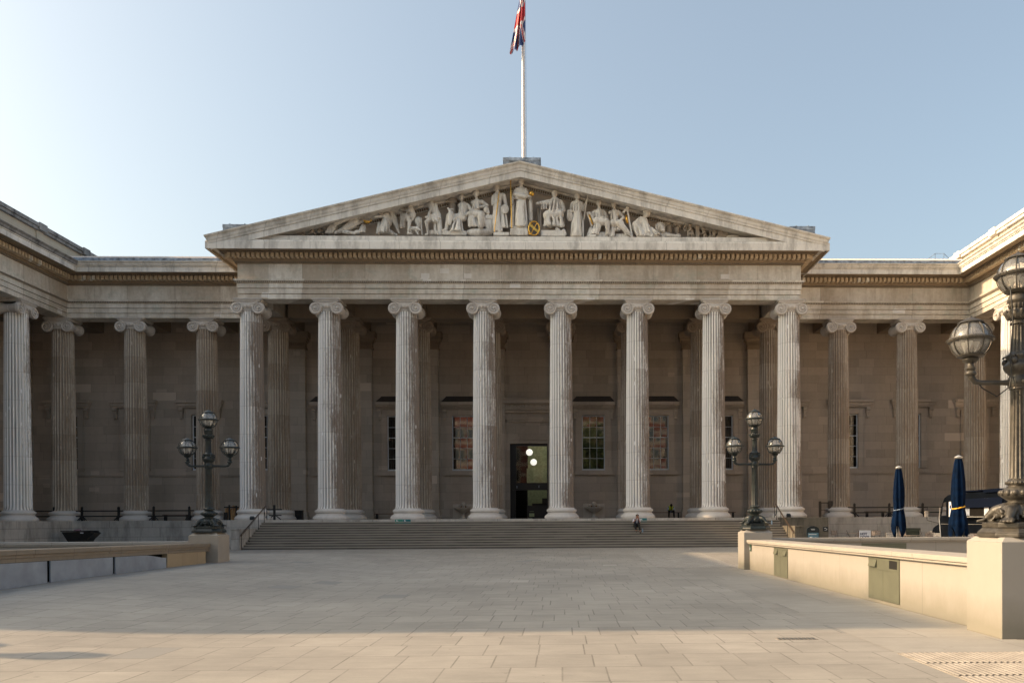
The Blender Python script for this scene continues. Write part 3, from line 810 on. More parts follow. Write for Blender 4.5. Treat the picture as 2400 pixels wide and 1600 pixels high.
# interior room behind the door
m = M(); m.box(-3.6, -3.5, YW+.46, 16.5, 1.0, 9.8); m.box(3.5, 3.6, YW+.46, 16.5, 1.0, 9.8); m.box(-3.6, 3.6, YW+.46, 16.6, 9.7, 9.85); m.box(-3.6, 3.6, YW+.46, 16.6, 1.4, 1.72); m.box(-3.5, -.35, 16.4, 16.5, 1.7, 9.7)
part('entrance_hall', m, MT['darkroom'])
m = M(); m.box(-.35, 3.5, 14.0, 14.1, 1.72, 5.8); part('hall_wall', m, MT['greenwall'])
m = M(); m.box(-.35, 3.5, 16.3, 16.4, 5.8, 9.7); part('hall_wall', m, MT['greenwall'])
for (x, y, z) in ((1.6, 11.0, 9.0), (1.6, 13.0, 9.1)): m = M().ell((x, y, z), .2, 12, 8); part('hall_lamp_and_fill', m, MT['hallfill'])  # unseen glowing balls added overhead to brighten the green hall wall
m = M().box(.1, 2.2, 12.9, 13.1, 1.72, 2.95); m.box(.9, 2.2, 12.7, 12.9, 2.95, 3.35); part('reception_desk', m, MT['doorframe'])
for (x, y, z) in ((-.06, 12.0, 6.92), (.22, 13.4, 6.25)):
    m = M().ell((x, y, z), .26, 16, 10); o = part('hall_lamp_and_fill', m, MT['lampon'])

# ================================================================== columns
def shaft_mesh(h):
    m = M(); fl = 24; per = 6; n = fl*per; rb, rt = .765, .655
    rings = []; vs = []
    prof = [0, .12, .3, 1.2, 2.6, 4.2, 6, 8, 10, 11.2, h-.30, h-.12, h]
    for z in prof:
        t = z/h; r = rb+(rt-rb)*(t**1.55)
        dep = .085*(r/rb)
        if z < .2: dep *= z/.2*.8
        if z > h-.2: dep *= max(0, (h-z)/.2)*.8
        if z < .12: r += .03*(1-z/.12)
        for i in range(n):
            a = 2*PI*(i+.5)/n; u = (i % per)/(per-1.0) if per > 1 else 0
            ph = (i % per)
            dd = [0, .78, 1.0, 1.0, .78, 0][ph]
            vs.append(((r-dep*dd)*math.cos(a), (r-dep*dd)*math.sin(a), z))
    k = len(prof)
    fs = [(j*n+i, j*n+(i+1) % n, (j+1)*n+(i+1) % n, (j+1)*n+i) for j in range(k-1) for i in range(n)]
    m.add(vs, fs); return m
SH = ZA-.74-(ZF+.69)
def volute(m, cx, cz, y, s, R0=.40):
    # face at y (front, toward -y), s=+1 right volute, spiral ridge of shrinking radius
    m.tube([(cx, y+.18, cz), (cx, y+.105, cz)], [R0*.94, R0*.92], 24)
    pts = []; rs = []
    N = 54; T = 2.1*2*PI
    for i in range(N+1):
        t = i/N; a = PI/2 - s*0 + (T*t)*(s); r = (R0-.045)*(1-t)**.85*0.93+.055
        pts.append((cx+r*math.cos(a), y+.02, cz+r*math.sin(a))); rs.append(.058*(1-.45*t))
    m.tube(pts, rs, 6)
    m.ell((cx, y-.03, cz), (.075,.06,.075), 10, 6)
def capital_mesh(both=False):
    m = M(); vx = .68; vz = -.60
    T = [Matrix.Identity(4)]+([Matrix.Rotation(PI/2, 4, 'Z')] if both else [])
    for t in T:
        q = M()
        for fy, fs in ((-.74, 1), (.74, -1)):
            for s in (-1, 1):
                w = M(); volute(w, s*vx, vz, 0, s)
                F = Matrix.Translation((0, fy, 0)) @ (Matrix.Identity(4) if fs > 0 else Matrix.Scale(-1, 4, (0,1,0)))
                q.merge(w, F)
            # canalis between volutes, sagging
            n = 12
            top = -.20
            for i in range(n):
                a = -vx+2*vx*i/n; b = -vx+2*vx*(i+1)/n
                za = -.30-.10*math.cos(PI*a/(2*vx))**2-.0; zb = -.30-.10*math.cos(PI*b/(2*vx))**2
                ya, yb = (fy, fy+.16) if fs > 0 else (fy-.16, fy)
                q.add([(a,ya,za),(b,ya,zb),(b,yb,zb),(a,yb,za),(a,ya,top),(b,ya,top),(b,yb,top),(a,yb,top)], [(0,3,2,1),(4,5,6,7),(0,1,5,4),(1,2,6,5),(2,3,7,6),(3,0,4,7)])
            q.tube([(-vx+2*vx*i/n, fy-.015*fs, -.31-.10*math.cos(PI*(-vx+2*vx*i/n)/(2*vx))**2) for i in range(n+1)], .03, 6)
            q.tube([(-vx, fy-.012*fs, -.222), (vx, fy-.012*fs, -.222)], .028, 6)
        # bolsters
        for s in (-1, 1):
            yy = [-.70,-.5,-.25,0,.25,.5,.70]; rr = [.37,.33,.25,.22,.25,.33,.37]
            q.tube([(s*vx, y, vz) for y in yy], rr, 18)
            q.tube([(s*vx, -.06, vz), (s*vx, .06, vz)], .25, 16)
        m.merge(q, t)
    # echinus with eggs
    m.lathe([(.60,-.78),(.68,-.76),(.70,-.735),(.66,-.71),(.66,-.66),(.72,-.60),(.80,-.50),(.82,-.42),(.78,-.36)], 40)
    for i in range(24):
        a = 2*PI*(i+.5)/24; m.ell((.77*math.cos(a), .77*math.sin(a), -.50), (.065,.065,.10), 8, 6)
    # abacus with notched edge
    m.box(-.80, .80, -.80, .80, -.205, -.12); m.box(-.84, .84, -.84, .84, -.118, -.004)
    for i in range(15):
        t = -.78+i*.1114
        for (a, b, c, d) in ((t-.03,t+.03,-.875,-.842),(t-.03,t+.03,.842,.875),(-.875,-.842,t-.03,t+.03),(.842,.875,t-.03,t+.03)): m.box(a, b, c, d, -.10, -.02)
    return m
def base_mesh():
    m = M(); m.lathe([(1.08,0),(1.10,.05),(1.10,.12),(1.05,.20),(.97,.26),(.95,.275),(.95,.30),(.90,.33),(.88,.37),(.90,.41),(.93,.43),(.93,.45),(.955,.455),(.965,.50),(.955,.56),(.92,.60),(.86,.63),(.82,.66),(.79,.69)], 40)
    return m
sm = shaft_mesh(SH)
def proto(capm, basem, cmat, both, wall=False):
    c = sm.build('column', cmat, B, smooth=True, smooth_angle=40)
    a = capital_mesh(both).build('capital', capm, c, smooth=True, smooth_angle=50); a.location = (0,0,SH+.74)
    b = base_mesh().build('column_base', basem, c, smooth=True, smooth_angle=35); b.location = (0,0,-.69)
    return c
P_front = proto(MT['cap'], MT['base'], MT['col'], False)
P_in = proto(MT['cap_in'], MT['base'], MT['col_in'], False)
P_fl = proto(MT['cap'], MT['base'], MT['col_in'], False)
first = {}
def put(P, x, y, rz=0):
    if P not in first: first[P] = 1; c = P
    else: c = copy_tree(P, B)
    c.location = (x, y, ZF+.69); c.rotation_euler = (0,0,rz)
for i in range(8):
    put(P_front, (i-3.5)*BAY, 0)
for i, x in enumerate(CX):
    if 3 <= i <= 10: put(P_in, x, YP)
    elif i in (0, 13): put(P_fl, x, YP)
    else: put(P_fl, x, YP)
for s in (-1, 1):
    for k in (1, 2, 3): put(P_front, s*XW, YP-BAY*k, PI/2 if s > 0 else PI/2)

# ================================================================== staircase
st = thing('staircase', 'wide flight of dark grey stone steps rising to the portico', 'stairs', (0, -1.2, 0))
m = M(); N = 12; rise = ZF/N; tread = .318
for k in range(1, N):
    z1 = ZF-k*rise; y0 = -tread*k
    m.box(-15.98, 15.98, y0-.035, y0+tread, z1-.050, z1-.001)   # nosing slab
    m.box(-15.98, 15.98, y0, y0+tread, -.2, z1-.051)
m.build('steps', MT['steps'], st)
m = M(); m.box(-15.98, 15.98, .0, .02, 0, 1); 

# ================================================================== drinking fountains, wall bits on the portico
for sx, lb in ((-1, 'grey stone shell fountain basin on the rear wall left of the door'), (1, 'grey stone shell fountain basin on the rear wall right of the door')):
    t = thing('wall_fountain', lb, 'fountain', (sx*4.84, 8.78, ZF), group='stone basins beside the entrance')
    MT.setdefault('basin', stone('basin_stone', (.78,.72,.64), (.55,.50,.44), 0, 1))
    m = M().lathe([(.16,0),(.28,.02),(.26,.10),(.12,.22),(.10,.42),(.22,.50),(.45,.62),(.66,.80),(.70,.86),(.60,.86),(.45,.72),(.1,.62)], 24); m.build('basin', MT['basin'], t, smooth=True)
    m = M().box(-.80,.80,.20,.31,.05,1.12); m.ell((0,.12,1.08),(.19,.10,.19),12,8); m.ell((-.3,.14,.98),(.14,.07,.10)); m.ell((.3,.14,.98),(.14,.07,.10)); m.build('back_plate', MT['basin'], t)
    m = M().ell((-.17,.06,.93),(.06,.05,.06)); m.ell((.17,.06,.93),(.06,.05,.06)); m.build('spout', simple('tarnished_brass', (.25,.15,.05), .45, .6), t)
# ================================================================== roof vents, flagpole, flag
for (x0, x1, y0, y1, z0, z1, lb) in ((-1.21,1.17,.9,2.6,22.6,25.0,'lead clad roof vent box behind the top of the pediment'), (-19.16,-17.35,1.0,2.6,18.75,20.66,'lead clad roof vent box behind the left end of the pediment'), (17.4,19.05,1.0,2.6,18.75,20.70,'lead clad roof vent box behind the right end of the pediment')):
    t = thing('roof_vent', lb, 'roof vent', ((x0+x1)/2, (y0+y1)/2, z0), group='lead clad boxes on the portico roof')
    w = (x1-x0)/2; d = (y1-y0)/2; h = z1-z0
    m = M().box(-w, w, -d, d, 0, h-.2)
    n = int(2*w/.16)
    for k in range(n+1):
        xx = -w+k*2*w/n
        if k % 1 == 0: m.box(xx-.02, xx+.02, -d-.02, -d, 0, h-.2)
    m.build('casing', MT['lead'], t)
    m = M().box(-w-.03, w+.03, -d-.05, d+.03, h-.199, h); m.box(-w+.4, -w+.46, -d-.04, d, h, h+.05); m.box(w-.46, w-.4, -d-.04, d, h, h+.05); m.build('lid', MT['lead'], t)
t = thing('flagpole', 'tall white flagpole rising behind the pediment apex', 'flagpole', (.02, 3.0, 22.9))
M().lathe([(.15,0),(.135,2.5),(.115,8),(.095,13.2),(.08,17.5)], 16).build('pole', MT['polewhite'], t, smooth=True)
M().lathe([(.05,17.5),(.14,17.55),(.16,17.68),(.10,17.8)], 12).build('finial', MT['gold'], t, smooth=True)
M().tube([(.18,.05,2.4),(.17,.05,8),(.15,.05,17)], .012, 5).build('halyard', MT['inkgrey'], t)
def jack(u, v):
    X = u*60; Y = v*30; cx, cy = 30, 15
    if abs(X-cx) < 3 or abs(Y-cy) < 3: return 0
    if abs(X-cx) < 5 or abs(Y-cy) < 5: return 1
    L = math.hypot(60, 30)
    d1 = (30*X-60*Y)/L; d2 = (30*X+60*Y-1800)/L
    left = X < cx
    for d, sg in ((d1, 1), (-d2, -1)):
        if abs(d) < 3:
            dd = d if left else -d
            return 0 if 0 < dd*sg*1 < 2 else 1
    return 2
m = M(); nu, nv = 72, 36; vs = []
for j in range(nv+1):
    for i in range(nu+1):
        u = i/nu; v = j/nv
        z = 37.9-4.35*v-1.25*u+.45*u*u
        x = .17-1.02*u*(.20+.80*v)-.05*math.sin(u*13+v*2)*u
        y = -.22-.22*math.sin(u*17+v*2)*min(1, u*3)*(.3+.7*v)
        vs.append((x, 3.0+y, z))
fs = [(j*(nu+1)+i, j*(nu+1)+i+1, (j+1)*(nu+1)+i+1, (j+1)*(nu+1)+i) for j in range(nv) for i in range(nu)]
m.add(vs, fs)
m.mi = [jack((i+.5)/nu, 1-(j+.5)/nv) for j in range(nv) for i in range(nu)]
m.build('flag', [MT['flagred'], MT['flagwhite'], MT['flagblue']], None, smooth=True)
f = bpy.data.objects['flag']; f.location = (0,0,0)
tag(f, 'limp red, white and blue union flag hanging on the flagpole', 'flag')
# roof access rail on the right wing
t = thing('roof_guard_rail', 'thin metal guard rail frame on the roof at the right corner', 'guard rail', (32.3, 12.0, 20.6))
m = M(); 
m.tube([(-.9,0,1.4),(-.28,0,1.9),(.42,0,1.9),(.95,0,1.4)], .02, 5); m.tube([(-.28,0,0),(-.28,0,1.9)], .02, 5); m.tube([(.42,0,0),(.42,0,1.9)], .02, 5); m.tube([(-.9,0,0),(-.9,0,1.4)], .02, 5); m.tube([(.95,0,0),(.95,0,1.4)], .02, 5)
m.tube([(-.5,.6,1.3),(0,.6,1.55),(.4,.6,1.3)], .018, 5)
m.build('rail_frame', MT['lead'], t)

# ================================================================== pediment sculpture
class Cr:
    def __init__(s, k, x0, y0, yc=-1.12): s.k = k; s.x0 = x0; s.y0 = y0; s.yc = yc; s.m = M(); s.sc = 1/(k*37.7)
    def P(s, u, v, y=0):
        x = s.x0+u/s.k; yy = s.y0+v/s.k
        return ((x-1222.4)/37.7, s.yc+y, 1.61+(1218.6-.0052*(x-1316)-yy)/37.7)
    def c(s, u0, v0, u1, v1, r0, r1=None, y0=0, y1=None, sy=1):
        s.m.caps(s.P(u0, v0, y0), s.P(u1, v1, y0 if y1 is None else y1), r0*s.sc, (r0 if r1 is None else r1)*s.sc, 12, sy=sy); return s
    def e(s, u, v, ru, rv, ry=None, y=0, rot=0):
        ry = ry if ry is not None else min(ru, rv)
        s.m.ell(s.P(u, v, y), (ru*s.sc, ry*s.sc, rv*s.sc), 14, 9, rot=Matrix.Rotation(rot, 3, 'Y') if rot else None); return s
    def b(s, u0, u1, v0, v1, y0=-.3, y1=.3):
        a = s.P(u0, v0); b2 = s.P(u1, v1); s.m.box(a[0], b2[0], s.yc+y0, s.yc+y1, b2[2], a[2]); return s
    def head(s, u, v, r, face=0, y=-.05, beard=False, cap=False, wreath=False):
        # face: -1 left, 0 front, 1 right
        s.e(u, v, r*.80, r*1.02, r*.9, y)
        s.e(u-face*r*.22, v-r*.42, r*.95, r*.72, r*.98, y+.03)          # hair
        s.e(u-face*r*.75, v-r*.1, r*.42, r*.45, r*.5, y+.10)            # bun
        fy = y-r*s.sc*.85
        s.e(u+face*r*.72, v+r*.10, r*(.22 if face else .13), r*.24, r*.25, fy if not face else y-.03)
        for q in (-1, 1):
            if not face: s.e(u+q*r*.34, v+r*.0, r*.16, r*.10, r*.1, fy+.01)
        s.e(u+face*r*.6, v+r*.52, r*.22, r*.12, r*.2, fy+.02 if not face else y)
        if beard: s.e(u, v+r*.9, r*.6, r*.75, r*.6, y-.02)
        if cap: s.e(u, v-r*.55, r*.98, r*.85, r*1.0, y-.02)
        if wreath:
            for q in range(7): s.e(u-r+q*r*.36, v-r*.55+(q % 2)*r*.15, r*.24, r*.24, r*.3, y-.04)
        return s
    def folds(s, u0, v0, w0, u1, v1, w1, n, r, seed=0, y=0, bend=0):
        rr = random.Random(seed)
        n = max(3, int(n*.62)); r = r*1.25
        for i in range(n):
            t = (i+.5)/n*2-1; d = math.sqrt(max(0, 1-t*t))
            j = rr.uniform(-.25,.25)
            a = s.P(u0+t*w0*.85, v0+rr.uniform(-10, 20), y-d*w0*s.sc*1.05)
            b2 = s.P(u1+(t+j*.4)*w1, v1+rr.uniform(-14, 6), y-d*w1*s.sc*1.18)
            mid = s.P((u0+u1)/2+(t+j)*(w0+w1)/2*.92+bend, (v0+v1)/2, y-d*(w0+w1)/2*s.sc*1.16)
            q = r*rr.uniform(.7, 1.25)*s.sc
            s.m.caps(a, mid, q*.6, q*.95, 8); s.m.caps(mid, b2, q*.95, q*1.2, 8)
        return s
    def skirt(s, u0, v0, w0, u1, v1, w1, n=9, r=None, seed=0, bend=0):
        s.c(u0, v0, (u0+u1)/2+bend*.6, (v0+v1)/2, w0*.86, (w0+w1)/2*.86, sy=.50); s.c((u0+u1)/2+bend*.6, (v0+v1)/2, u1, v1-w1*.7, (w0+w1)/2*.86, w1*.86, sy=.50)
        s.folds(u0, v0, w0, u1, v1, w1, n, r or (w0+w1)/2*.155, seed, bend=bend); return s
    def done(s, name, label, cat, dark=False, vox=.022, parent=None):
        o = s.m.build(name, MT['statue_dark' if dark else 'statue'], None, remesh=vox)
        return tag(o, label, cat, 'carved stone figures in the pediment')
def gold(fn, root):
    m = M(); fn(m); o = m.build('gilded_attribute', MT['gold'], root, smooth=True); return o

# A : angel, shepherd, animals, bent man
q = Cr(11.76, 850, 440)
q.head(545, 745, 82, -1); q.c(600,800,650,840,45).c(690,830,720,1000,105,120).c(640,860,420,880,42,28,-.2,-.3)
q.c(710,1000,590,1200,125,110,-.1).c(600,1180,840,1290,90,60,-.1).c(840,1290,960,1320,45,30).c(500,1010,470,1270,62,56,.1).folds(700,860,100,650,1290,150,9,20,3).folds(490,1010,40,470,1300,50,4,16,4)
for i in range(9): q.c(830-i*4+i*18, 620+i*30, 1030-abs(i-5)*6-(8-i)*22, 1240-(8-i)*45, 34, 26, .22)
q.c(800,640,850,900,60,60,.2).c(860,880,1010,1230,60,35,.2)
q.done('statue', 'kneeling winged angel statue facing left in the pediment', 'statue')
q = Cr(11.76, 850, 440)
q.head(1555, 460, 82, 1, wreath=True, beard=False); q.c(1390,500,1500,480,50).c(1300,510,1400,780,92,100).c(1240,490,1105,640,60,50,-.05).c(1105,640,1330,720,44,36,-.05,-.3).e(1340,715,42,42,40,-.32)
q.c(1430,370,1190,1005,15,15,-.3).skirt(1170,760,105,1140,1130,60,8,20,5).c(1230,840,1330,980,85,62,-.15).c(1330,980,1300,1290,56,30,-.15).c(1290,1310,1400,1330,30,24,-.2).c(1440,780,1400,900,60,40)
q.done('statue', 'stooping shepherd statue leaning on a staff in the pediment', 'statue')
q = Cr(11.76, 850, 440)
q.e(1560,940,110,125,100,.1).c(1570,1040,1545,1250,50,26).c(1620,1000,1660,1300,45,22,.1).c(1650,880,1660,1180,18,12,-.1)
q.c(1400,1190,1540,1180,62,50,-.2).c(1550,1190,1620,1225,46,26,-.25).c(1380,1220,1370,1310,24,18,-.2).c(1500,1230,1570,1340,26,18,-.2).e(1530,1140,22,26,18,-.2)
q.done('animal_statue', 'sheep and small dog carving between the shepherd and the bent man', 'statue')
q = Cr(11.76, 850, 440)
q.head(1830, 470, 84, -1, y=.1); q.c(1930,500,2060,760,105,115).c(1900,520,1930,640,70,55,-.05).c(1920,620,1850,860,46,32,-.1,-.25).e(1800,885,42,34,30,-.28)
q.c(1960,860,1800,1000,92,58,-.15).c(1800,1000,1830,1290,52,30,-.15).c(1820,1335,1770,1345,30,24,-.2).e(2040,880,110,140,90,-.15).folds(2040,480,70,2100,900,110,6,24,7).folds(2140,760,60,2170,1320,50,5,24,8)
for i in range(14): rr = random.Random(i); q.e(1960+rr.random()*150, 800+rr.random()*200, 26, 28, 22, -.32)
q.c(2020,1030,2025,1240,48,42).b(1885,2090,1235,1345,-.3,.15)
q.done('statue', 'bent old man statue in an animal skin beside a small carved altar', 'statue')
# B : two seated women
q = Cr(11.2, 1030, 430)
q.head(600, 405, 84, 0); q.c(610,480,630,540,40).c(560,600,740,590,62).c(645,600,650,860,112,118,sy=.75).c(780,620,865,740,56,48).c(865,740,720,885,46,34,0,-.25).e(715,890,36,34,32,-.28)
q.c(650,920,330,930,112,80,-.05,-.2).c(280,900,215,1240,72,50,-.2).c(200,1270,110,1280,34,24,-.25).folds(640,560,90,620,900,110,7,18,11).skirt(520,1000,120,500,1310,190,11,22,12).folds(330,930,70,240,1250,90,6,18,13)
q.c(270,730,340,860,30,26,-.35).c(330,750,420,750,22,18,-.35).c(340,860,290,1120,75,60,-.35).e(440,990,40,90,30,-.35,rot=.5).b(120,740,1300,1400,-.3,.2)
q.done('statue', 'seated woman statue with a carved swan at her knee', 'statue')
q = Cr(11.2, 1030, 430, -.72)
q.m.lathe([(.27,0),(.25,.6),(.24,1.0),(.24,1.05),(.33,1.18),(.35,1.22)], 24, (q.P(340,830)[0], -.75, q.P(340,860)[2]-.1)); q.b(180,470,440,505,-.3,.2)
tag(q.m.build('column_carving', MT['statue_dark'], None), 'short carved Doric column behind the seated woman with the swan', 'carving', 'carved stone figures in the pediment')
q = Cr(11.2, 1030, 430)
q.head(975, 300, 84, -1); q.c(985,385,995,450,38).c(900,520,1130,500,62).c(1000,520,985,740,105,95,sy=.75).c(1150,510,1265,590,55,46).c(1265,595,1110,665,44,34,0,-.25).e(1100,675,40,32,30,-.28)
q.c(880,830,1120,850,105,100,-.15).skirt(890,860,115,930,1160,125,9,24,14).c(1110,870,1110,1160,88,80,-.25).folds(1110,850,80,1130,1160,70,5,18,15).c(1150,880,1320,1270,66,52,-.1).folds(1140,870,50,1330,1280,60,5,16,16).c(1300,1290,1410,1320,34,24,-.2)
q.b(1015,1060,630,730,-.4,-.3).folds(960,520,70,940,760,90,6,16,17).e(1050,1310,350,105,90,-.1)
q.done('statue', 'seated woman statue turning left, elbow on an altar', 'statue')
q = Cr(11.2, 1030, 430)
q.b(1230,1430,870,965,-.25,.35).b(1255,1400,965,1350,-.2,.3).e(1255,735,72,85,60,-.2).e(1300,800,42,60,40,-.2).e(1240,700,18,14,14,-.34).e(1290,700,18,14,14,-.34)
q.done('altar_carving', 'small carved altar with a mask on it beside the seated woman', 'carving')
# C : painter, centre figure, old man on throne
q = Cr(9.225, 1150, 400)
q.head(130, 400, 68, -1, cap=True); q.c(165,455,185,520,34).c(85,575,290,540,50).c(165,560,165,760,95,80,sy=.8).c(62,600,60,735,40,34).c(60,740,195,690,34,28,0,-.25).c(300,560,345,740,48,38).c(345,740,335,880,36,26,0,-.15)
q.e(325,870,98,104,14,-.28).skirt(155,780,92,165,1335,95,10,20,21).skirt(280,820,55,320,1240,75,6,20,22).folds(170,540,70,160,780,80,5,14,23).b(80,430,1372,1440,-.35,.3)
r_ = q.done('statue', 'standing statue with a gilded staff and a round palette', 'statue')
gold(lambda m: m.caps(q.P(208,515,-.34), q.P(98,1370,-.34), .030, .030, 8), r_)
q = Cr(9.225, 1150, 400, -1.2)
q.head(675, 262, 80, 0); q.c(675,340,675,405,40).c(590,435,765,435,55).c(675,470,670,650,120,108,sy=.50).c(560,470,495,640,52,44).c(495,640,470,760,38,30,0,-.2).c(780,480,835,590,56,44).c(835,590,890,605,34,30,-.1,-.25)
q.skirt(675,690,118,675,1235,125,12,22,24,bend=-10).folds(760,500,40,560,650,60,6,14,25).c(560,560,760,600,52,46,-.2)
q.c(885,650,890,1080,34,40,-.1).c(860,680,850,1150,26,30).c(500,700,465,1230,34,48,.1).folds(500,700,30,470,1240,40,3,14,26).b(440,820,1300,1445,-.4,.35).b(500,800,1240,1300,-.3,.3)
r_ = q.done('statue', 'tall central robed statue with a gilded orb and staff', 'statue')
def g1(m):
    m.ell(q.P(905,548,-.28), .165, 18, 12); m.caps(q.P(455,240,-.3), q.P(476,1300,-.3), .034, .034, 10)
    for v, rr in ((250,.055),(275,.045),(745,.05),(790,.05),(840,.05)): m.ell(q.P(455+(v-240)*.02, v, -.3), (rr, rr, rr*1.2), 10, 6)
gold(g1, r_)
m = M(); c0 = q.P(952,1300,-.38)
m.tube([(c0[0]+.33*math.cos(a), c0[1]+.02*math.sin(a), c0[2]+.43*math.sin(a)) for a in [2*PI*i/36 for i in range(36)]], .045, 8, closed=True)
m.tube([(c0[0]+.14*math.cos(a)-.20, c0[1]+.22*math.sin(a)+.1, c0[2]+.40*math.sin(a+.3)) for a in [2*PI*i/30 for i in range(30)]], .030, 8, closed=True)
m.cbox((c0[0]-.01, c0[1]-.03, c0[2]), (.72,.05,.14), Matrix.Rotation(.72, 4, 'Y')); m.tube([(c0[0]+.20, c0[1]-.02, c0[2]+.33), (c0[0]-.20, c0[1]-.02, c0[2]-.36)], .018, 6)
tag(m.build('armillary_sphere', MT['gold'], None, smooth=True, smooth_angle=40), 'gilded armillary sphere at the foot of the central statue', 'sculpture')
q = Cr(9.225, 1150, 400)
q.head(1395, 520, 68, 0, beard=True, cap=True); q.c(1285,680,1510,680,66).c(1400,700,1400,890,135,130,sy=.7).c(1240,690,1070,715,64,42,0,-.1).e(1030,735,45,34,30,-.2).c(1550,720,1590,850,58,48).c(1590,860,1450,905,46,34,0,-.25)
q.folds(1400,640,110,1370,920,130,10,17,27).folds(1180,690,60,1170,850,70,5,16,28).c(1250,985,1480,960,112,118,-.15).skirt(1290,1000,140,1300,1215,150,9,24,29).skirt(1470,980,120,1500,1220,110,7,22,30).c(1440,1290,1480,1310,42,34,-.25).c(1590,1320,1620,1390,40,34,-.25)
q.b(1100,1620,1320,1445,-.35,.3)
q.done('statue', 'bearded old man statue on a throne in a white cap', 'statue')
q = Cr(9.225, 1150, 400, -.85)
q.b(1075,1110,830,1440,-.2,.2).c(1030,790,1060,1170,28,28).b(1040,1150,1130,1440,-.1,.3).b(1080,1600,1200,1330,-.1,.3).c(1590,1010,1610,1090,45,40)
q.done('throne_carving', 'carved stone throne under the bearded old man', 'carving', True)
# D
q = Cr(12.06, 1330, 440)
q.head(310, 240, 88, 1); q.c(290,320,280,380,46).c(180,430,400,425,62).c(290,450,290,680,122,118,sy=.75).c(150,450,110,640,54,44).c(110,640,70,700,38,32,0,-.1).c(430,440,455,620,56,46).c(455,620,560,390,40,30,0,-.2).e(580,365,36,34,30,-.22)
q.c(590,180,575,340,16,16,-.25).c(562,400,472,940,17,17,-.25).c(465,960,467,1390,12,12,-.2).skirt(300,700,128,290,1390,165,13,24,31).folds(290,440,110,290,700,115,8,15,32)
q.done('statue', 'standing statue with a spear and a theatre mask', 'statue')
q = Cr(12.06, 1330, 440)
q.e(80,820,88,150,50,-.2).e(45,760,25,18,20,-.45).e(120,760,25,18,20,-.45).e(85,690,90,50,50,-.2); 
q.done('mask_carving', 'carved theatre mask held by the standing spear statue', 'carving')
q = Cr(12.06, 1330, 440)
q.head(900, 430, 84, 0); q.c(905,510,910,600,42).c(790,665,1030,655,62).c(910,680,925,860,120,115,sy=.75).c(745,700,720,900,60,48).c(1070,700,1130,830,54,46).c(1130,840,1000,865,42,34,-.1,-.3)
q.c(830,950,1110,970,110,108,-.15).c(1130,990,1160,1290,88,46,-.2).folds(1130,990,80,1150,1320,60,6,20,33).skirt(880,1010,130,780,1300,115,9,24,34,bend=20).skirt(680,1120,60,620,1380,70,6,20,35).folds(900,640,90,920,880,110,7,18,36)
q.c(590,745,700,1080,34,28,-.2).c(640,715,745,930,28,24,-.2).e(595,740,50,45,30,-.2).b(830,1160,1240,1400,-.1,.3).b(640,820,1360,1420,-.4,0)
r_ = q.done('statue', 'seated muse statue with a small gilded lyre', 'statue')
def g2(m):
    a = [q.P(605,790,-.27), q.P(650,780,-.27), q.P(735,1050,-.27), q.P(700,1075,-.27)]
    m.add(a+[(x, y+.03, z) for x, y, z in a], [(0,1,2,3),(7,6,5,4),(0,4,5,1),(1,5,6,2),(2,6,7,3),(3,7,4,0)])
gold(g2, r_)
q = Cr(12.06, 1330, 440)
q.head(1330, 440, 88, 0, wreath=True); q.c(1335,520,1345,610,44).c(1230,680,1450,665,64).c(1340,690,1350,900,115,110,sy=.75).c(1500,690,1600,820,58,46).c(1600,830,1520,930,40,34,-.1,-.3).c(1600,700,1640,640,34,30,-.2)
q.c(1290,1000,1520,1010,100,102,-.15).c(1480,1010,1740,1280,108,52,-.2).folds(1480,1000,90,1730,1300,70,8,20,37).skirt(1280,1050,80,1275,1370,85,7,20,38).folds(1340,640,100,1350,940,110,8,18,39).skirt(1410,1020,80,1420,1200,80,5,18,40).c(1760,1320,1840,1390,34,28,-.2)
q.c(1715,660,1840,1370,28,26,-.15).e(1712,575,52,58,40,-.15).e(1700,640,50,26,30,-.15).b(1380,1760,1280,1420,-.05,.3)
r_ = q.done('statue', 'seated muse statue holding a tall harp with gilded strings', 'statue')
def g3(m):
    a = [q.P(1655,770,-.2), q.P(1705,760,-.2), q.P(1735,1020,-.2), q.P(1660,980,-.2)]
    m.add(a+[(x, y+.03, z) for x, y, z in a], [(0,1,2,3),(7,6,5,4),(0,4,5,1),(1,5,6,2),(2,6,7,3),(3,7,4,0)])
gold(g3, r_)
# E
q = Cr(7.587, 1470, 470)
q.head(365, 215, 66, 1, wreath=True); q.c(330,265,300,300,34).c(260,330,180,410,70,75).c(310,350,340,520,75,72).c(180,430,240,590,92,70).c(250,560,460,630,36,24,-.2).c(340,560,640,640,70,34,-.1).folds(320,350,60,370,560,80,7,14,41).folds(430,480,50,540,620,110,8,14,42).folds(190,430,80,250,620,80,5,20,43).e(450,640,30,24,24,-.3)
q.done('statue', 'kneeling robed woman statue bending toward a lion', 'statue')
q = Cr(7.587, 1470, 470)
q.e(600,450,88,82,70).e(620,500,60,70,60,-.2).e(640,540,34,30,34,-.32).c(650,590,740,600,62,58).c(740,610,940,630,34,26,-.2).e(930,600,44,30,30,-.1).c(560,560,600,620,60,50)
for i in range(12): a = i*.52; q.e(600+72*math.cos(a), 455+66*math.sin(a), 22, 22, 24, -.12)
q.done('lion_statue', 'crouching lion statue with a thick mane in the pediment', 'statue')
q = Cr(7.587, 1470, 470, -.75)
for (x, y) in ((720,360),(760,340),(880,350),(930,350),(960,380),(790,420)):
    for i in range(5): a = i*1.26; q.e(x+26*math.cos(a), y+24*math.sin(a), 22, 14, 18, 0, rot=a)
q.c(775,430,775,490,38,48).c(775,500,775,580,30,36).c(915,440,915,490,42,40).c(915,500,910,620,32,36)
q.done('plant_carving', 'carved palm trees and baskets behind the lion', 'carving', True)
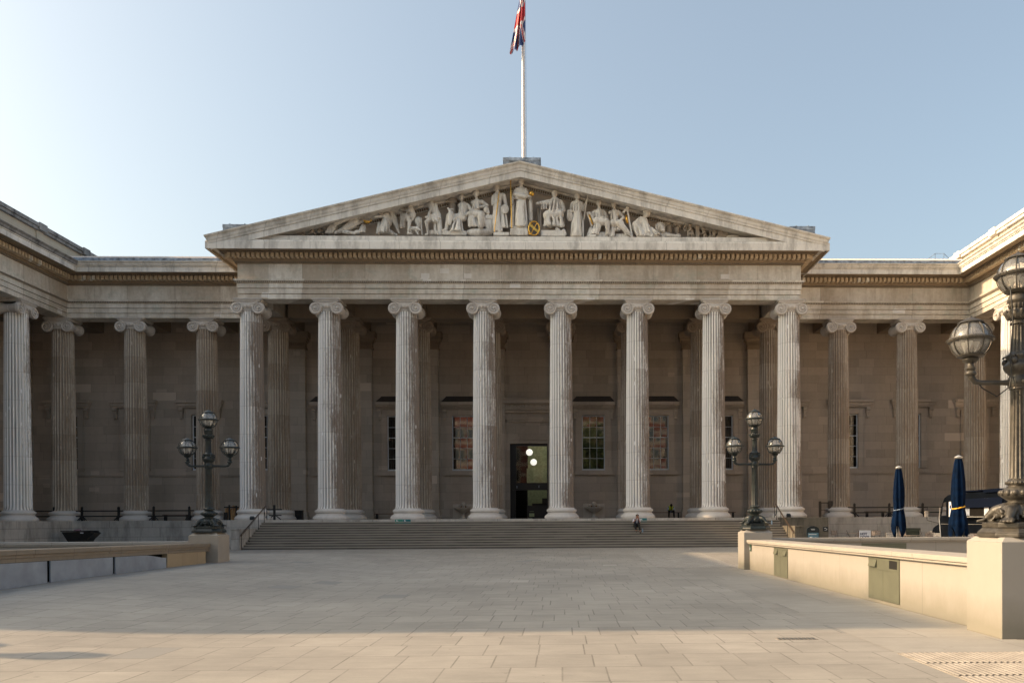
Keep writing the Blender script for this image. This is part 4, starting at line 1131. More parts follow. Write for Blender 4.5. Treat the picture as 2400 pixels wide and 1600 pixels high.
q = Cr(7.587, 1470, 470, -.75); q.b(1240,1310,400,640)
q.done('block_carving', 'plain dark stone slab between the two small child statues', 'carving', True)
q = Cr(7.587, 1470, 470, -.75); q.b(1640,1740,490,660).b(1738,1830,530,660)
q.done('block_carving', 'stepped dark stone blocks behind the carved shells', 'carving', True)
q = Cr(7.587, 1470, 470, -.95)
q.head(1135, 415, 36, -1); q.c(1150,460,1180,530,36,34).c(1185,560,1105,545,30,22,-.1).c(1105,550,1110,600,20,14,-.1).c(1150,480,1090,520,16,12,-.15).e(1190,580,44,24,30)
for i in range(7): a = i*.9; q.e(1060+22*math.cos(a), 440+46*math.sin(a), 17, 22, 14, .05)
q.e(1140,645,170,46,50).e(1290,650,110,24,30)
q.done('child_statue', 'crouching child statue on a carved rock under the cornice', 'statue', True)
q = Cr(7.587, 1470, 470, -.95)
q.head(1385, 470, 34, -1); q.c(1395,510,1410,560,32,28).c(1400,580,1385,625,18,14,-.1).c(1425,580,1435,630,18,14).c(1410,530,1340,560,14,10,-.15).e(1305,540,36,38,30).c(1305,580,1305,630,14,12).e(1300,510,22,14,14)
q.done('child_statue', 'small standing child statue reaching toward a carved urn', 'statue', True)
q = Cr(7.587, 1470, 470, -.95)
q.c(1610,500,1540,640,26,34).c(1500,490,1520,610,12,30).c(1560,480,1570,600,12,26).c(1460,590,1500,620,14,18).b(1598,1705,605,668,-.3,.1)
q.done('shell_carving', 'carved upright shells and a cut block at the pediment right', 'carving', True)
q = Cr(7.587, 1470, 470, -1.05)
q.e(1915,605,125,34,60).b(1815,2210,645,668,-.3,.1).c(2230,660,2420,668,14,8).e(2110,640,18,12,12)
q.done('cushion_carving', 'flat carved cushion in the right corner of the pediment', 'carving')
# F
q = Cr(10.226, 650, 490)
q.head(2015, 215, 80, 1); q.c(1975,280,1940,330,44).c(1830,300,1940,350,85,80).c(1870,380,1640,540,105,80).c(1800,270,1640,330,58,48,-.15).c(1640,340,1480,430,46,38,-.2).e(1450,440,50,40,36,-.25).c(1600,560,1450,620,58,40,-.1).c(1650,610,1900,640,46,38,-.2).e(1970,610,72,46,40,-.2).c(1960,400,2130,330,44,30,-.1)
q.folds(2110,420,50,2080,590,70,5,20,51).folds(1700,600,80,1800,640,120,5,16,52)
q.done('statue', 'reclining nude man statue reaching toward a gilded lamp', 'statue')
q = Cr(10.226, 650, 490)
a = [(1370,385),(1490,450),(1400,650),(1205,650)]
for yy in (0,): 
    P0 = [q.P(u, v, -.28) for u, v in a]; P1 = [q.P(u, v, .25) for u, v in a]
    q.m.add(P0+P1, [(0,1,2,3),(7,6,5,4),(0,4,5,1),(1,5,6,2),(2,6,7,3),(3,7,4,0)])
q.e(1420,400,60,36,40,-.1).e(1240,450,70,60,50,.2).e(1290,420,50,50,50,.25)
q.done('rock_carving', 'slanted carved rock under the hand of the reclining man', 'carving')
m = M(); c0 = q.P(2215,385,-.3); m.ell(c0, (.20,.12,.09), 16, 8); m.ell((c0[0]-.16, c0[1], c0[2]+.07), (.08,.05,.05)); m.tube([(c0[0]+.15, c0[1], c0[2]+.02), (c0[0]+.27, c0[1], c0[2]+.10), (c0[0]+.22, c0[1], c0[2]+.2)], .03, 6)
tag(m.build('oil_lamp', MT['gold'], None, smooth=True), 'small gilded oil lamp between reclining man and winged angel', 'sculpture')
q = Cr(10.226, 650, 490)
q.c(170,590,460,600,20,42).c(170,635,380,640,14,22).e(430,610,70,44,50); 
for i in range(9): q.e(190+i*24, 612, 8, 12, 10, -.18)
q.done('crocodile_statue', 'open-mouthed crocodile statue in the left corner of the pediment', 'statue', True)
q = Cr(10.226, 650, 490)
q.e(540,530,58,56,50,.05).c(590,540,690,630,40,30).c(700,640,740,650,24,20).c(620,640,520,600,30,34)
q.done('turtle_carving', 'carved tortoise shell and stump next to the crocodile', 'carving', True)
q = Cr(10.226, 650, 490)
q.e(880,590,56,48,46).c(850,620,800,640,30,18).c(930,600,960,640,40,30).e(1055,530,62,50,50,.15).e(1050,610,60,28,34,-.1).c(1100,560,1130,640,34,30,.1).e(900,560,12,16,12,-.15)
q.done('ram_carving', 'carved ram head and rocks left of the slanted rock', 'carving', True)
# ================================================================== stone pedestals and court walls
def pedestal(x0, x1, y0, y1, zb, zc, zt, label):
    t = thing('pedestal', label, 'pedestal', ((x0+x1)/2, (y0+y1)/2, zb), group='square stone pedestals carrying the street lamps')
    w = (x1-x0)/2; d = (y1-y0)/2; h = zc-zb; c = zt-zc
    m = M(); m.box(-w, w, -d, d, -.6, h)
    k = c*1.3
    m.add([(-w,-d,h),(w,-d,h),(w,d,h),(-w,d,h),(-w+k,-d+k,h+c),(w-k,-d+k,h+c),(w-k,d-k,h+c),(-w+k,d-k,h+c)], [(4,5,6,7),(0,1,5,4),(1,2,6,5),(2,3,7,6),(3,0,4,7)])
    m.v = [tuple(p) for p in m.v]
    m.build('block', MT['cream'] if x0 > 0 else MT['pedL'], t, bevel=.006); return t
MT['pedL'] = stone('weathered_cream_stone', (.42,.37,.31), (.31,.27,.22), 0, 1, streak=.3, bumpd=.002)
pedestal(8.27, 9.19, -26.5, -25.58, 0, 1.18, 1.275, 'cream stone pedestal of the lamp at the right of the stairs')
pedestal(8.25, 9.22, -42.18, -41.22, 0, 1.29, 1.352, 'tall cream stone pedestal of the nearest lamp')
pedestal(-9.35, -8.43, -26.5, -25.58, .32, 1.18, 1.275, 'brownish stone pedestal of the lamp at the left of the stairs')

def cap_wall(parent, p0, p1, zt0, zt1, th, name, mat, ov=.09, drop=.12, joints=6):
    pass
# right court wall, long side
t = thing('court_wall', 'sunlit cream court wall running between the two right pedestals', 'wall', (8.45, -33.8, 0))
L0, L1 = -41.215+33.8, -26.505+33.8
def zt(y): return .955+(-26.5-(y-33.8))*.0057
def wall_along(m, x0, x1, ya, yb, z0f, z1f):
    a = [(x0,ya,z0f(ya)),(x1,ya,z0f(ya)),(x1,yb,z0f(yb)),(x0,yb,z0f(yb)),(x0,ya,z1f(ya)),(x1,ya,z1f(ya)),(x1,yb,z1f(yb)),(x0,yb,z1f(yb))]
    m.add(a, [(0,3,2,1),(4,5,6,7),(0,1,5,4),(1,2,6,5),(2,3,7,6),(3,0,4,7)])
m = M(); wall_along(m, 0, .62, L0, L1, lambda y: -.3, lambda y: zt(y)-.13); m.build('wall_face', MT['cream'], t)
m = M(); n = 7
for i in range(n):
    a = L0+(L1-L0)*i/n+.004; b = L0+(L1-L0)*(i+1)/n-.004
    wall_along(m, -.10, .72, a, b, lambda y: zt(y)-.085, lambda y: zt(y)); wall_along(m, -.07, .69, a, b, lambda y: zt(y)-.128, lambda y: zt(y)-.086)
m.build('coping', MT['cream_top'], t, bevel=.008)
def bins(parent, y0, y1, z0, z1, lids):
    m = M(); m.box(-.012, .02, y0, y1, z0, z1); 
    o = m.build('bin_panel', MT['binmetal'], parent, bevel=.003)
    m = M(); zz = z1-.235; 
    for (a, b, c, d) in ((y0+.01, y1-.01, z0+.01, zz-.005), ): 
        m.box(-.018, -.0125, a, (a+b)/2-.004, c, d); m.box(-.018, -.0125, (a+b)/2+.004, b, c, d)
    m.box(-.018, -.0125, y0+.01, y1-.01, zz+.004, z1-.01)
    m.build('bin_door', MT['binmetal'], o)
    w = (y1-y0)*.24
    for k, op in enumerate(lids):
        # k=0 is the far flap, k=1 the near one
        yc = (y1-w*.75) if k == 0 else (y0+w*.75)
        m = M(); m.box(-.020, -.0185, yc-w/2, yc+w/2, zz+.05, zz+.20); h = m.build('bin_slot', MT['binhole'], o)
        if op: 
            m = M(); m.add([(-.022,yc-w/2,zz+.195),(-.022,yc+w/2,zz+.195),(-.065,yc+w/2,zz+.055),(-.065,yc-w/2,zz+.055),(-.022,yc-w/2,zz+.055),(-.022,yc+w/2,zz+.055)], [(0,1,2,3),(0,3,4),(1,5,2),(4,3,2,5)]); m.build('bin_flap', MT['binmetal'], o)
bins(t, -31.03+33.8, -29.6+33.8, .03, .815, (1, 1))
bins(t, -38.37+33.8, -36.88+33.8, .07, .875, (1, 0))
# right court wall, far side (faces the camera)
for s, lb in ((1, 'cream court wall running right from the mid pedestal, in front of the cafe'), (-1, 'cream court wall running left from the left pedestal, facing the camera')):
    x0 = 9.195 if s > 0 else -9.355; x1 = s*36
    t = thing('court_wall', lb, 'wall', (x0, -26.05, 0))
    m = M(); m.box(0, x1-x0, .0, .5, -.3, .87); m.build('wall_face', MT['cream'], t)
    m = M(); n = 9
    for i in range(n): a = (x1-x0)*i/n+s*.004; b = (x1-x0)*(i+1)/n-s*.004; m.box(a, b, -.10, .60, .905, .99); m.box(a, b, -.07, .57, .862, .904)
    m.build('coping', MT['cream_top'], t, bevel=.008)
    if s > 0:
        m = M(); m.box(12.24-x0, 13.72-x0, -.015, .0, .05, .805); m.build('bin_panel', MT['binmetal'], t)
# left court wall with hoarding panels
t = thing('court_wall', 'left court wall with tan coping and blue-grey panels', 'wall', (-8.7, -33.8, 0))
def zl(y): return .945+(-26.7-(y-33.8))*.0125 if (y-33.8) < -26.7 else .945
ya, yb = -44+33.8, -26.505+33.8
m = M(); wall_along(m, -.62, -.16, ya, yb, lambda y: -.2, lambda y: zl(y)-.16); m.build('wall_core', MT['darkroom'], t)
m = M(); n = 6
for i in range(n):
    a = ya+(yb-ya)*i/n+.003; b = ya+(yb-ya)*(i+1)/n-.003
    wall_along(m, -.66, .05, a, b, lambda y: zl(y)-.10, lambda y: zl(y)); wall_along(m, -.66, .02, a, b, lambda y: zl(y)-.17, lambda y: zl(y)-.101)
m.build('coping', MT['tan_dark'], t, bevel=.008)
m = M(); wall_along(m, -.66, 0, ya, yb, lambda y: zl(y)-.255, lambda y: zl(y)-.172); m.build('coping_fascia', MT['tan_dark'], t)
m = M(); wall_along(m, -.159, -.01, -29.28+33.8, -26.75+33.8, lambda y: .0, lambda y: zl(y)-.258); m.build('wall_end_block', stone('warm_tan_wall_end', (.46,.36,.23), (.34,.26,.165), 1.27, 9, .1, .4, .3, bumpd=.002), t)
for (a, b) in ((-32.03,-29.36),(-34.66,-32.14),(-38.5,-34.78),(-42,-38.6)):
    m = M(); a += 33.8; b += 33.8; ns = 10
    vs = []
    for i in range(ns+1):
        y = a+(b-a)*i/ns; tt = i/ns
        top = zl(y)-.262
        if b > 4: top -= .10*ss((tt-.55)/.45)          # last panel sags at its end
        for (x, z) in ((-.03, .0), (.0, .0), (.0, top), (-.03, top)): vs.append((x, y, z))
    fs = [(i*4+j, i*4+(j+1) % 4, i*4+4+(j+1) % 4, i*4+4+j) for i in range(ns) for j in range(4)]+[(0,1,2,3),(ns*4+3,ns*4+2,ns*4+1,ns*4)]
    m.add(vs, fs); m.build('hoarding_panel', MT['bluepanel'], t)
t = thing('call_point', 'small green call box fixed behind the right pedestal on the wall', 'call box', (8.44, -26.75, .62))
M().box(-.035, .0, -.05, .05, -.02, .20).build('casing', simple('green_call_box', (.05,.12,.07), .4), t, bevel=.004)
M().box(-.04, -.0355, -.03, .03, .02, .10).build('face_plate', MT['paper'], t)

# ================================================================== street lamps
def flute_prof(m, r0, r1, z0, z1, n=14):
    k = n*6; vs = []
    zs = [z0, z0+.03, z1-.03, z1]
    for j, z in enumerate(zs):
        r = r0+(r1-r0)*(z-z0)/(z1-z0)
        for i in range(k):
            a = 2*PI*(i+.5)/k; ph = i % 6; d = [0,.8,1,1,.8,0][ph]*.017*(0 if j in (0, 3) else 1)
            vs.append(((r-d)*math.cos(a), (r-d)*math.sin(a), z))
    m.add(vs, [(j*k+i, j*k+(i+1) % k, (j+1)*k+(i+1) % k, (j+1)*k+i) for j in range(3) for i in range(k)])
def lantern(root, mat, x, z):
    """globe lantern whose fitter starts at height z"""
    e = M()
    e.lathe([(.055,0),(.07,.02),(.05,.05),(.04,.09),(.09,.12),(.11,.14),(.10,.165),(.05,.17)], 18)
    e.lathe([(.12,.168),(.175,.185),(.185,.20),(.15,.215)], 24)
    cz = z0c = .415; Rg = .272
    # ribs
    for k in range(8):
        a = 2*PI*k/8+.2
        pts = []
        for i in range(15):
            ph = -1.02+ (2.08)*i/14
            pts.append((Rg*math.cos(ph)*math.cos(a), Rg*math.cos(ph)*math.sin(a), cz+Rg*math.sin(ph)))
        e.tube(pts, .0085, 5)
    e.lathe([(.275,cz-.028),(.295,cz-.022),(.305,cz),(.295,cz+.022),(.275,cz+.028),(.268,cz)], 36)
    for k in range(44): a = 2*PI*k/44; e.ell((.305*math.cos(a), .305*math.sin(a), cz), .009, 5, 4)
    # ventilated hat
    e.lathe([(.16,cz+.225),(.175,cz+.228),(.17,cz+.24),(.10,cz+.275),(.03,cz+.305),(.012,cz+.33)], 24)
    o = e.build('lantern', mat, root, smooth=True, smooth_angle=45, loc=(x, 0, z))
    g = M(); g.ell((0,0,cz), .262, 28, 18); g.build('lamp_globe', MT['globe'], o, smooth=True)
    b = M()
    for (dx, dy) in ((.07,.0),(-.05,.06),(-.05,-.06)):
        b.lathe([(.012,.21),(.014,.27),(.02,.30),(.045,.36),(.05,.40),(.035,.44),(.01,.455)], 12, (dx, dy, 0))
    b.build('lamp_bulb', MT['bulb'], o, smooth=True)
    return o
MT['bulb'] = simple('white_lamp_bulb', (.85,.84,.80), .3, 0, .03)
def lamp(name_label, loc, mat, rz=0):
    t = thing('street_lamp', name_label, 'street lamp', loc, rz, 'three-globe cast iron street lamps on pedestals')
    m = M(); oc = lambda r, z: [(r*(1 if i in (0,7) else (-1 if i in (3,4) else (.55 if i in (1,6) else -.55))), r*(1 if i in (1,2) else (-1 if i in (5,6) else (.55 if i in (0,3) else -.55))), z) for i in range(8)]
    for (r0_, z0_, r1_, z1_) in ((.40,.125,.40,.20),(.46,.0,.46,.055),(.46,.056,.40,.124)):
        m.add(oc(r0_, z0_)+oc(r1_, z1_), [tuple(range(8)), tuple(range(8, 16))]+[(i, (i+1) % 8, (i+1) % 8+8, i+8) for i in range(8)])
    m.build('base_plinth', mat, t, bevel=.012)
    # paws and scrolls
    m = M(); m.lathe([(.22,.19),(.20,.28),(.16,.36),(.14,.45)], 16)
    for k in range(4):
        a = PI/4+k*PI/2; ca, sa = math.cos(a), math.sin(a)
        def P(r, z, s=0): return (r*ca-s*sa, r*sa+s*ca, z)
        m.caps(P(.16,.40), P(.30,.36), .08, .075); m.caps(P(.30,.36), P(.40,.27), .075, .055); m.caps(P(.40,.27), P(.44,.225), .055, .04)
        for s in (-.06,-.02,.02,.06): m.caps(P(.43,.235,s), P(.515,.215,s*1.2), .026, .022)
        m.caps(P(.25,.22), P(.42,.215), .05, .04)
        a2 = k*PI/2; c2, s2 = math.cos(a2), math.sin(a2)
        def Q(r, z, s=0): return (r*c2-s*s2, r*s2+s*c2, z)
        m.tube([Q(.27+.012*i/14, .315+.075*(1-i/17)*math.sin(i*.62), .0+.085*(1-i/17)*math.cos(i*.62)) for i in range(15)], .028, 6)
        for j in range(5): m.caps(Q(.16,.42,(j-2)*.05), Q(.27,.30-abs(j-2)*.03,(j-2)*.08), .03, .022)
    m.build('lion_paw_base', mat, t, remesh=.0125)
    m = M(); m.lathe([(.12,.44),(.15,.47),(.13,.49),(.17,.52),(.225,.56),(.235,.60),(.215,.64),(.15,.69),(.12,.705),(.155,.72),(.165,.745),(.14,.77),(.115,.80)], 28)
    for i in range(14): a = 2*PI*i/14; m.ell((.215*math.cos(a), .215*math.sin(a), .605), (.045,.045,.045), 8, 6)
    for i in range(20): a = 2*PI*i/20; m.ell((.155*math.cos(a), .155*math.sin(a), .745), (.02,.02,.022), 6, 5)
    m.build('urn', mat, t, smooth=True)
    m = M(); flute_prof(m, .115, .098, .80, 2.03); m.lathe([(.098,2.03),(.12,2.04),(.115,2.06)], 20); m.build('lower_shaft', mat, t, smooth=True, smooth_angle=30)
    m = M(); m.lathe([(.11,2.05),(.13,2.07),(.135,2.13),(.13,2.19),(.11,2.22),(.13,2.25),(.17,2.29),(.19,2.335),(.185,2.37),(.15,2.40),(.13,2.43),(.145,2.46),(.15,2.50),(.12,2.525),(.105,2.55)], 26)
    for i in range(4): a = PI/4+PI/2*i; m.ell((.17*math.cos(a), .17*math.sin(a), 2.42), (.045,.045,.05), 8, 6); m.tube([(.17*math.cos(a)+.03*math.cos(j)*math.cos(a), .17*math.sin(a)+.03*math.cos(j)*math.sin(a), 2.47+.03*math.sin(j)) for j in range(6)], .014, 5)
    for i in range(4): a = PI/2*i; m.ell((.145*math.cos(a), .145*math.sin(a), 2.13), (.035,.035,.035), 8, 6)
    for i in range(18): a = 2*PI*i/18; m.ell((.145*math.cos(a), .145*math.sin(a), 2.49), (.018,.018,.022), 6, 5)
    m.build('arm_boss', mat, t, smooth=True)
    m = M(); flute_prof(m, .088, .078, 2.55, 2.92, 12); m.lathe([(.078,2.92),(.105,2.935),(.105,2.955),(.08,2.97),(.075,3.0)], 20); m.build('upper_shaft', mat, t, smooth=True, smooth_angle=30)
    m = M(); m.lathe([(.075,2.99),(.11,3.0),(.155,3.03),(.165,3.075),(.15,3.11),(.10,3.13),(.105,3.15),(.12,3.20),(.115,3.23),(.135,3.24),(.135,3.28),(.12,3.30),(.125,3.315),(.11,3.33)], 26)
    for i in range(14): a = 2*PI*i/14; m.caps((.13*math.cos(a), .13*math.sin(a), 3.02), (.165*math.cos(a), .165*math.sin(a), 3.10), .02, .024, 6)
    for i in range(16): a = 2*PI*i/16; m.caps((.108*math.cos(a), .108*math.sin(a), 3.15), (.12*math.cos(a), .12*math.sin(a), 3.20), .009, .011, 5)
    m.build('neck', mat, t, smooth=True)
    lantern(t, mat, 0, 3.19)
    for s in (-1, 1):
        m = M(); m.tube([(s*.10,0,2.13),(s*.30,0,2.125),(s*.52,0,2.125),(s*.60,0,2.14),(s*.65,0,2.19),(s*.665,0,2.26)], [.045,.03,.032,.04,.045,.05], 12)
        m.lathe([(.05,2.22),(.075,2.235),(.08,2.26),(.06,2.285),(.045,2.30)], 16, (s*.665,0,0)); m.lathe([(.055,0),(.06,.01),(.055,.02)], 12, (s*.665,0,2.33))
        for i in range(6): m.tube([(s*.10,.028*math.cos(i*1.05),2.13+.028*math.sin(i*1.05)),(s*.54,.030*math.cos(i*1.05),2.125+.030*math.sin(i*1.05))], .006, 4)
        m.build('arm', mat, t, smooth=True, smooth_angle=50)
        lantern(t, mat, s*.665, 2.30)
    return t
near = lamp('nearest street lamp, large bronze-brown three-globe post at the right edge', (8.74, -41.70, 1.352), MT['iron_worn'])
m = M(); m.tube([(-.20,-.16,3.42),(-.17,-.15,3.2),(-.15,-.14,2.9),(-.19,-.14,2.4),(-.17,-.14,2.2),(-.19,-.12,2.05),(-.33,-.06,1.93),(-.50,0,2.05),(-.55,0,2.11)], .009, 5); m.tube([(-.14,-.12,2.2),(-.10,-.14,1.98),(-.02,-.15,1.9)], .006, 4); m.build('cable', MT['black'], near, smooth=True)
mid = lamp('dark green three-globe street lamp on the right pedestal by the stairs', (8.73, -26.04, 1.275), MT['iron'])
lf = lamp('dark green three-globe street lamp on the left pedestal by the stairs', (-8.89, -26.04, 1.275), MT['iron'], R(2))
off = copy_tree(near); off.location = (-12.3, -42.9, 1.0); off.rotation_euler = (0,0,R(82)); off['label'] = 'street lamp just outside the left edge, seen only by its shadow on the paving'

# ================================================================== handrails on the stairs
for s, lb in ((-1, 'sloping dark handrail at the left end of the stairs'), (1, 'sloping dark handrail at the right end of the stairs')):
    t = thing('handrail', lb, 'handrail', (s*15.9, -1.2, ZF), group='iron handrails at the ends of the stairs')
    m = M(); a = (0,.05,.80); b = (0,-3.75,-.84)
    m.tube([(0,.25,.86), a, b, (0,-3.85,-.92)], .032, 8); m.tube([(0,.25,.80),(0,-3.75,-.93)], .012, 5)
    m.build('rail', MT['rail'], t, smooth=True)
    for y in (-.05, -1.05, -2.55, -3.70):
        m = M(); zt_ = .80+(y-.05)*(1.64/3.80); zb = -rise*max(0, math.ceil((-y)/tread)); m.tube([(0,y,zb+.0),(0,y,zt_)], .02, 6); m.lathe([(.045,0),(.045,.02),(.02,.05)], 8, (0,y,zb)); m.build('post', MT['black'], t)
    m = M(); m.tube([(0,.02,.5),(0,.1,.25),(0,.25,.1),(0,.4,.35),(0,.42,.6)], .014, 5); m.tube([(0,.42,0),(0,.42,.72)], .022, 6); m.build('chain_post', MT['black'], t)
    if True:
        f2 = M(); f2.box(-.13,.13,-.1,.12,.0,.16); f2.add([(-.13,-.1,.16),(.13,-.1,.16),(.10,-.04,.24),(-.10,-.04,.24),(-.13,.12,.16),(.13,.12,.16)], [(0,1,2,3),(0,3,4),(1,5,2),(3,2,5,4)])
        u = thing('floodlight', 'small dark floodlight box on the %s stair cheek' % ('left' if s < 0 else 'right'), 'floodlight', (s*16.7, -1.05, ZF+.004)); f2.build('housing', MT['signdark'], u); M().tube([(0,0,0),(0,0,.05)], .03, 8).build('bracket', MT['black'], u)

# ================================================================== colonnade barriers
def barrier(xa, xb, y, lb, ext=(.0,.0)):
    t = thing('barrier', lb, 'barrier', ((xa+xb)/2, y, ZF), group='black metal barriers between the columns')
    w = (xb-xa)/2
    for x in (-w, w):
        m = M(); m.box(x-.06, x+.06, -.06, .06, 0, .93); m.add([(x-.05,-.05,.93),(x+.05,-.05,.93),(x+.05,.05,.93),(x-.05,.05,.93),(x,0,.99)], [(0,1,4),(1,2,4),(2,3,4),(3,0,4)])
        for sg in (-1, 1): m.tube([(x, 0, .36),(x+sg*.30, 0, .04)], .035, 6); m.tube([(x, 0, .36),(x, sg*.30, .04)], .035, 6)
        m.build('post', MT['black'], t)
    for z in (.68, .32):
        m = M(); m.box(-w-ext[0], w+ext[1], -.03, .03, z-.045, z+.035); m.build('rail', MT['black'], t)
LB = 'black two-rail barrier in the %s'
barrier(-35.2, -31.95, 4.3, LB % 'far left bay, beside the corner column', (.6, .0))
barrier(-30.1, -27.65, 4.3, LB % 'first bay of the left flank', (.4, .3))
barrier(-25.3, -22.9, 4.3, LB % 'second bay of the left flank', (.4, .3))
barrier(22.8, 25.25, 4.3, LB % 'second bay of the right flank', (.5, .4))
barrier(27.6, 30.2, 4.3, LB % 'bay beside the right corner column', (.4, .3))
t = thing('barrier', 'short black barrier stub at the top left of the stairs', 'barrier', (-16.1, .4, ZF), group='black metal barriers between the columns')
M().box(-.55,.75,-.03,.03,.62,.70).box(-.35,.7,-.03,.03,.26,.32).build('rail', MT['black'], t)
m = M().box(.2,.32,-.06,.06,0,.95); m.tube([(.26,0,.36),(.66,0,.03)], .035, 6); m.tube([(.26,0,.36),(-.1,0,.03)], .035, 6); m.build('post', MT['black'], t)
t = thing('storage_box', 'black box standing on the portico behind the first column', 'box', (-15.9, 5.6, ZF))
m = M().box(-.24,.24,-.2,.2,0,.62); m.box(-.27,.27,-.23,.23,.62,.68); m.build('body', MT['black'], t); M().box(-.1,.1,-.215,-.2,.35,.4).build('handle', MT['rail'], t)
# stacked timber and frames left of the first portico column
t = thing('timber_stack', 'upright timber planks in a black frame left of the first big column', 'timber', (-20.15, 4.6, ZF))
m = M()
rr = random.Random(3)
for k in range(9): x = -.42+k*.1; h = .75+rr.random()*.28; m.cbox((x, 0, h/2), (.07,.06,h), Matrix.Rotation(rr.uniform(-.06,.06), 4, 'Y'))
m.build('planks', simple('new_timber', (.42,.24,.10), .6, 0, .3, 8), t)
m = M().box(-.2,-.1,-.12,-.03,0,1.05); m.box(.28,.36,-.12,-.03,0,1.0); m.box(-.5,.5,-.12,-.04,.85,.93); m.box(-.52,-.28,-.16,-.05,0,.55); m.build('frame', MT['black'], t)
t = thing('gate_frame', 'dark metal gate frame beside the eighth big column', 'gate', (20.95, 4.6, ZF))
m = M().box(-.55,-.40,-.05,.05,0,1.12); m.box(.12,.40,-.06,.06,0,1.14); m.box(-.40,.12,-.03,.03,.98,1.05); m.box(-.40,.12,-.03,.03,.5,.54); m.build('frame', simple('brown_black_gate_metal', (.035,.027,.022), .5), t)
m = M()
for k in range(5): m.box(-.36+k*.1,-.35+k*.1,-.01,.01,.05,.98)
m.build('bars', MT['black'], t)
t = thing('stanchion', 'thin dark stanchion post left of the ninth column', 'post', (21.75, 4.5, ZF)); M().lathe([(.16,0),(.16,.03),(.03,.06),(.025,.95),(.06,.97),(.05,1.05)], 12).build('post', MT['black'], t)

# ================================================================== benches on the portico
def bench(x, y, w, lb):
    t = thing('bench', lb, 'bench', (x, y, ZF), group='low dark wooden benches by the rear wall')
    m = M()
    for k in range(4): m.box(-w/2, w/2, -.2+k*.1, -.12+k*.1, .40, .44)
    m.build('seat', MT['wood'], t)
    for xx in (-w/2+.12, w/2-.2): m = M().box(xx, xx+.08, -.18, .18, 0, .398); m.build('leg', MT['black'], t)
bench(10.0, 8.15, 2.4, 'dark wooden bench with the seated guard on it')
bench(-10.4, 8.1, 1.6, 'dark wooden bench behind the third big column')
bench(14.7, 8.1, 1.1, 'small dark bench between the last two big columns')
bench(-25.4, 7.9, 1.9, 'dark wooden bench behind the left flank barrier')
bench(25.6, 7.9, 1.5, 'dark wooden bench behind the right flank barrier')

# ================================================================== small green signs on the top step
def stepsign(x0, x1, mat, lb, side):
    t = thing('step_sign', lb, 'sign', ((x0+x1)/2, -1.535, ZF-.24), group='green and teal signs on the top step')
    w = (x1-x0)/2; M().box(-w, w, 0, .015, 0, .235).build('panel', mat, t)
    m = M().box(-w+.07, -w+.15, -.004, -.001, .12, .19); m.box(-w+.15,-w+.2,-.004,-.001,.12,.15); m.build('symbol', MT['signwhite'], t); M().box(-w+.07, w-.06, -.004, -.001, .05, .065).build('text_line', MT['signwhite'], t)
stepsign(-7.83, -7.36, MT['teal'], 'bright green sign below the third big column', 0)
stepsign(-7.35, -6.87, MT['teal2'], 'dark teal sign below the third big column', 0)
stepsign(7.02, 7.24, MT['teal'], 'narrow green sign beside the person on the steps', 0)
stepsign(7.25, 7.72, MT['teal2'], 'dark teal sign to the right of the person on the steps', 0)

# ================================================================== forecourt items
t = thing('tipping_tub', 'black plastic tipping tub on wheels in front of the left podium', 'tub', (-28.6, 1.5, 0))
m = M(); P = [(-.98,.98),(.82,.98),(1.05,.93),(.62,.36),(-.45,.36)]
for a, b in ((0, 1),):
    m.prism([(-.98,1.02),(-.55,.33),(.50,.33),(.72,.62),(1.08,.94),(.86,1.05)], -.45, .45)
m.build('body', MT['tub'], t, bevel=.02)
m = M().box(-1.0,.9,-.5,.5,1.051,1.10); m.build('rim', MT['tub'], t)
M().ell((-.2,0,1.12), (.22,.2,.09)).build('contents', simple('pinkish_rubbish', (.25,.16,.2), .8), t)
M().box(.25,.45,-.515,-.503,.93,.99).build('sticker', MT['paper'], t)
for x in (-.25, .35): m = M(); m.tube([(x,-.4,.16),(x,-.3,.16)], .16, 16); m.tube([(x,.3,.16),(x,.4,.16)], .16, 16); m.box(x-.04,x+.04,-.38,.38,.16,.36); m.build('wheel', MT['tyre'], t)
# totem sign
t = thing('totem_sign', 'dark arched wayfinding sign with a blue panel near the right podium', 'sign', (16.8, -5.8, 0))
pts = [(-.36,0),(.36,0),(.36,.98)]+[(.36*math.cos(a), .98+.23*math.sin(a)) for a in [PI*i/12 for i in range(1, 12)]]+[(-.36,.98)]
M().prism(pts, -.05, .05).build('body', MT['signdark'], t)
M().box(-.30,.31,-.056,-.051,.12,.83).build('panel', MT['signblue'], t)
m = M()
for (u, v, w, h) in ((-.13,1.03,.10,.018),(-.02,1.03,.10,.018),(-.10,.99,.2,.02),(-.26,.72,.45,.035),(-.2,.46,.1,.14),(-.09,.50,.03,.1)): m.box(u, u+w, -.060, -.0565, v, v+h)
m.box(.02,.20,-.060,-.0565,.50,.53); m.add([(.24,-.059,.515),(.15,-.059,.45),(.15,-.059,.58)], [(0,1,2)])
m.build('lettering', MT['signwhite'], t)
t = thing('wall_plaque', 'small dark green direction plaque fixed to the stained podium', 'sign', (19.0, -1.2, .98)); M().box(-.15,.15,-.03,-.001,-.14,.14).build('panel', MT['signdark'], t)
m = M().box(-.09,.0,-.035,-.031,.04,.06); m.add([(.03,-.034,.05),(-.02,-.034,.09),(-.02,-.034,.01)], [(0,1,2)]); m.box(-.08,.09,-.035,-.031,-.08,-.06); m.ell((.07,-.032,.0), (.03,.003,.03), 8, 5); m.build('arrow', MT['signwhite'], t)
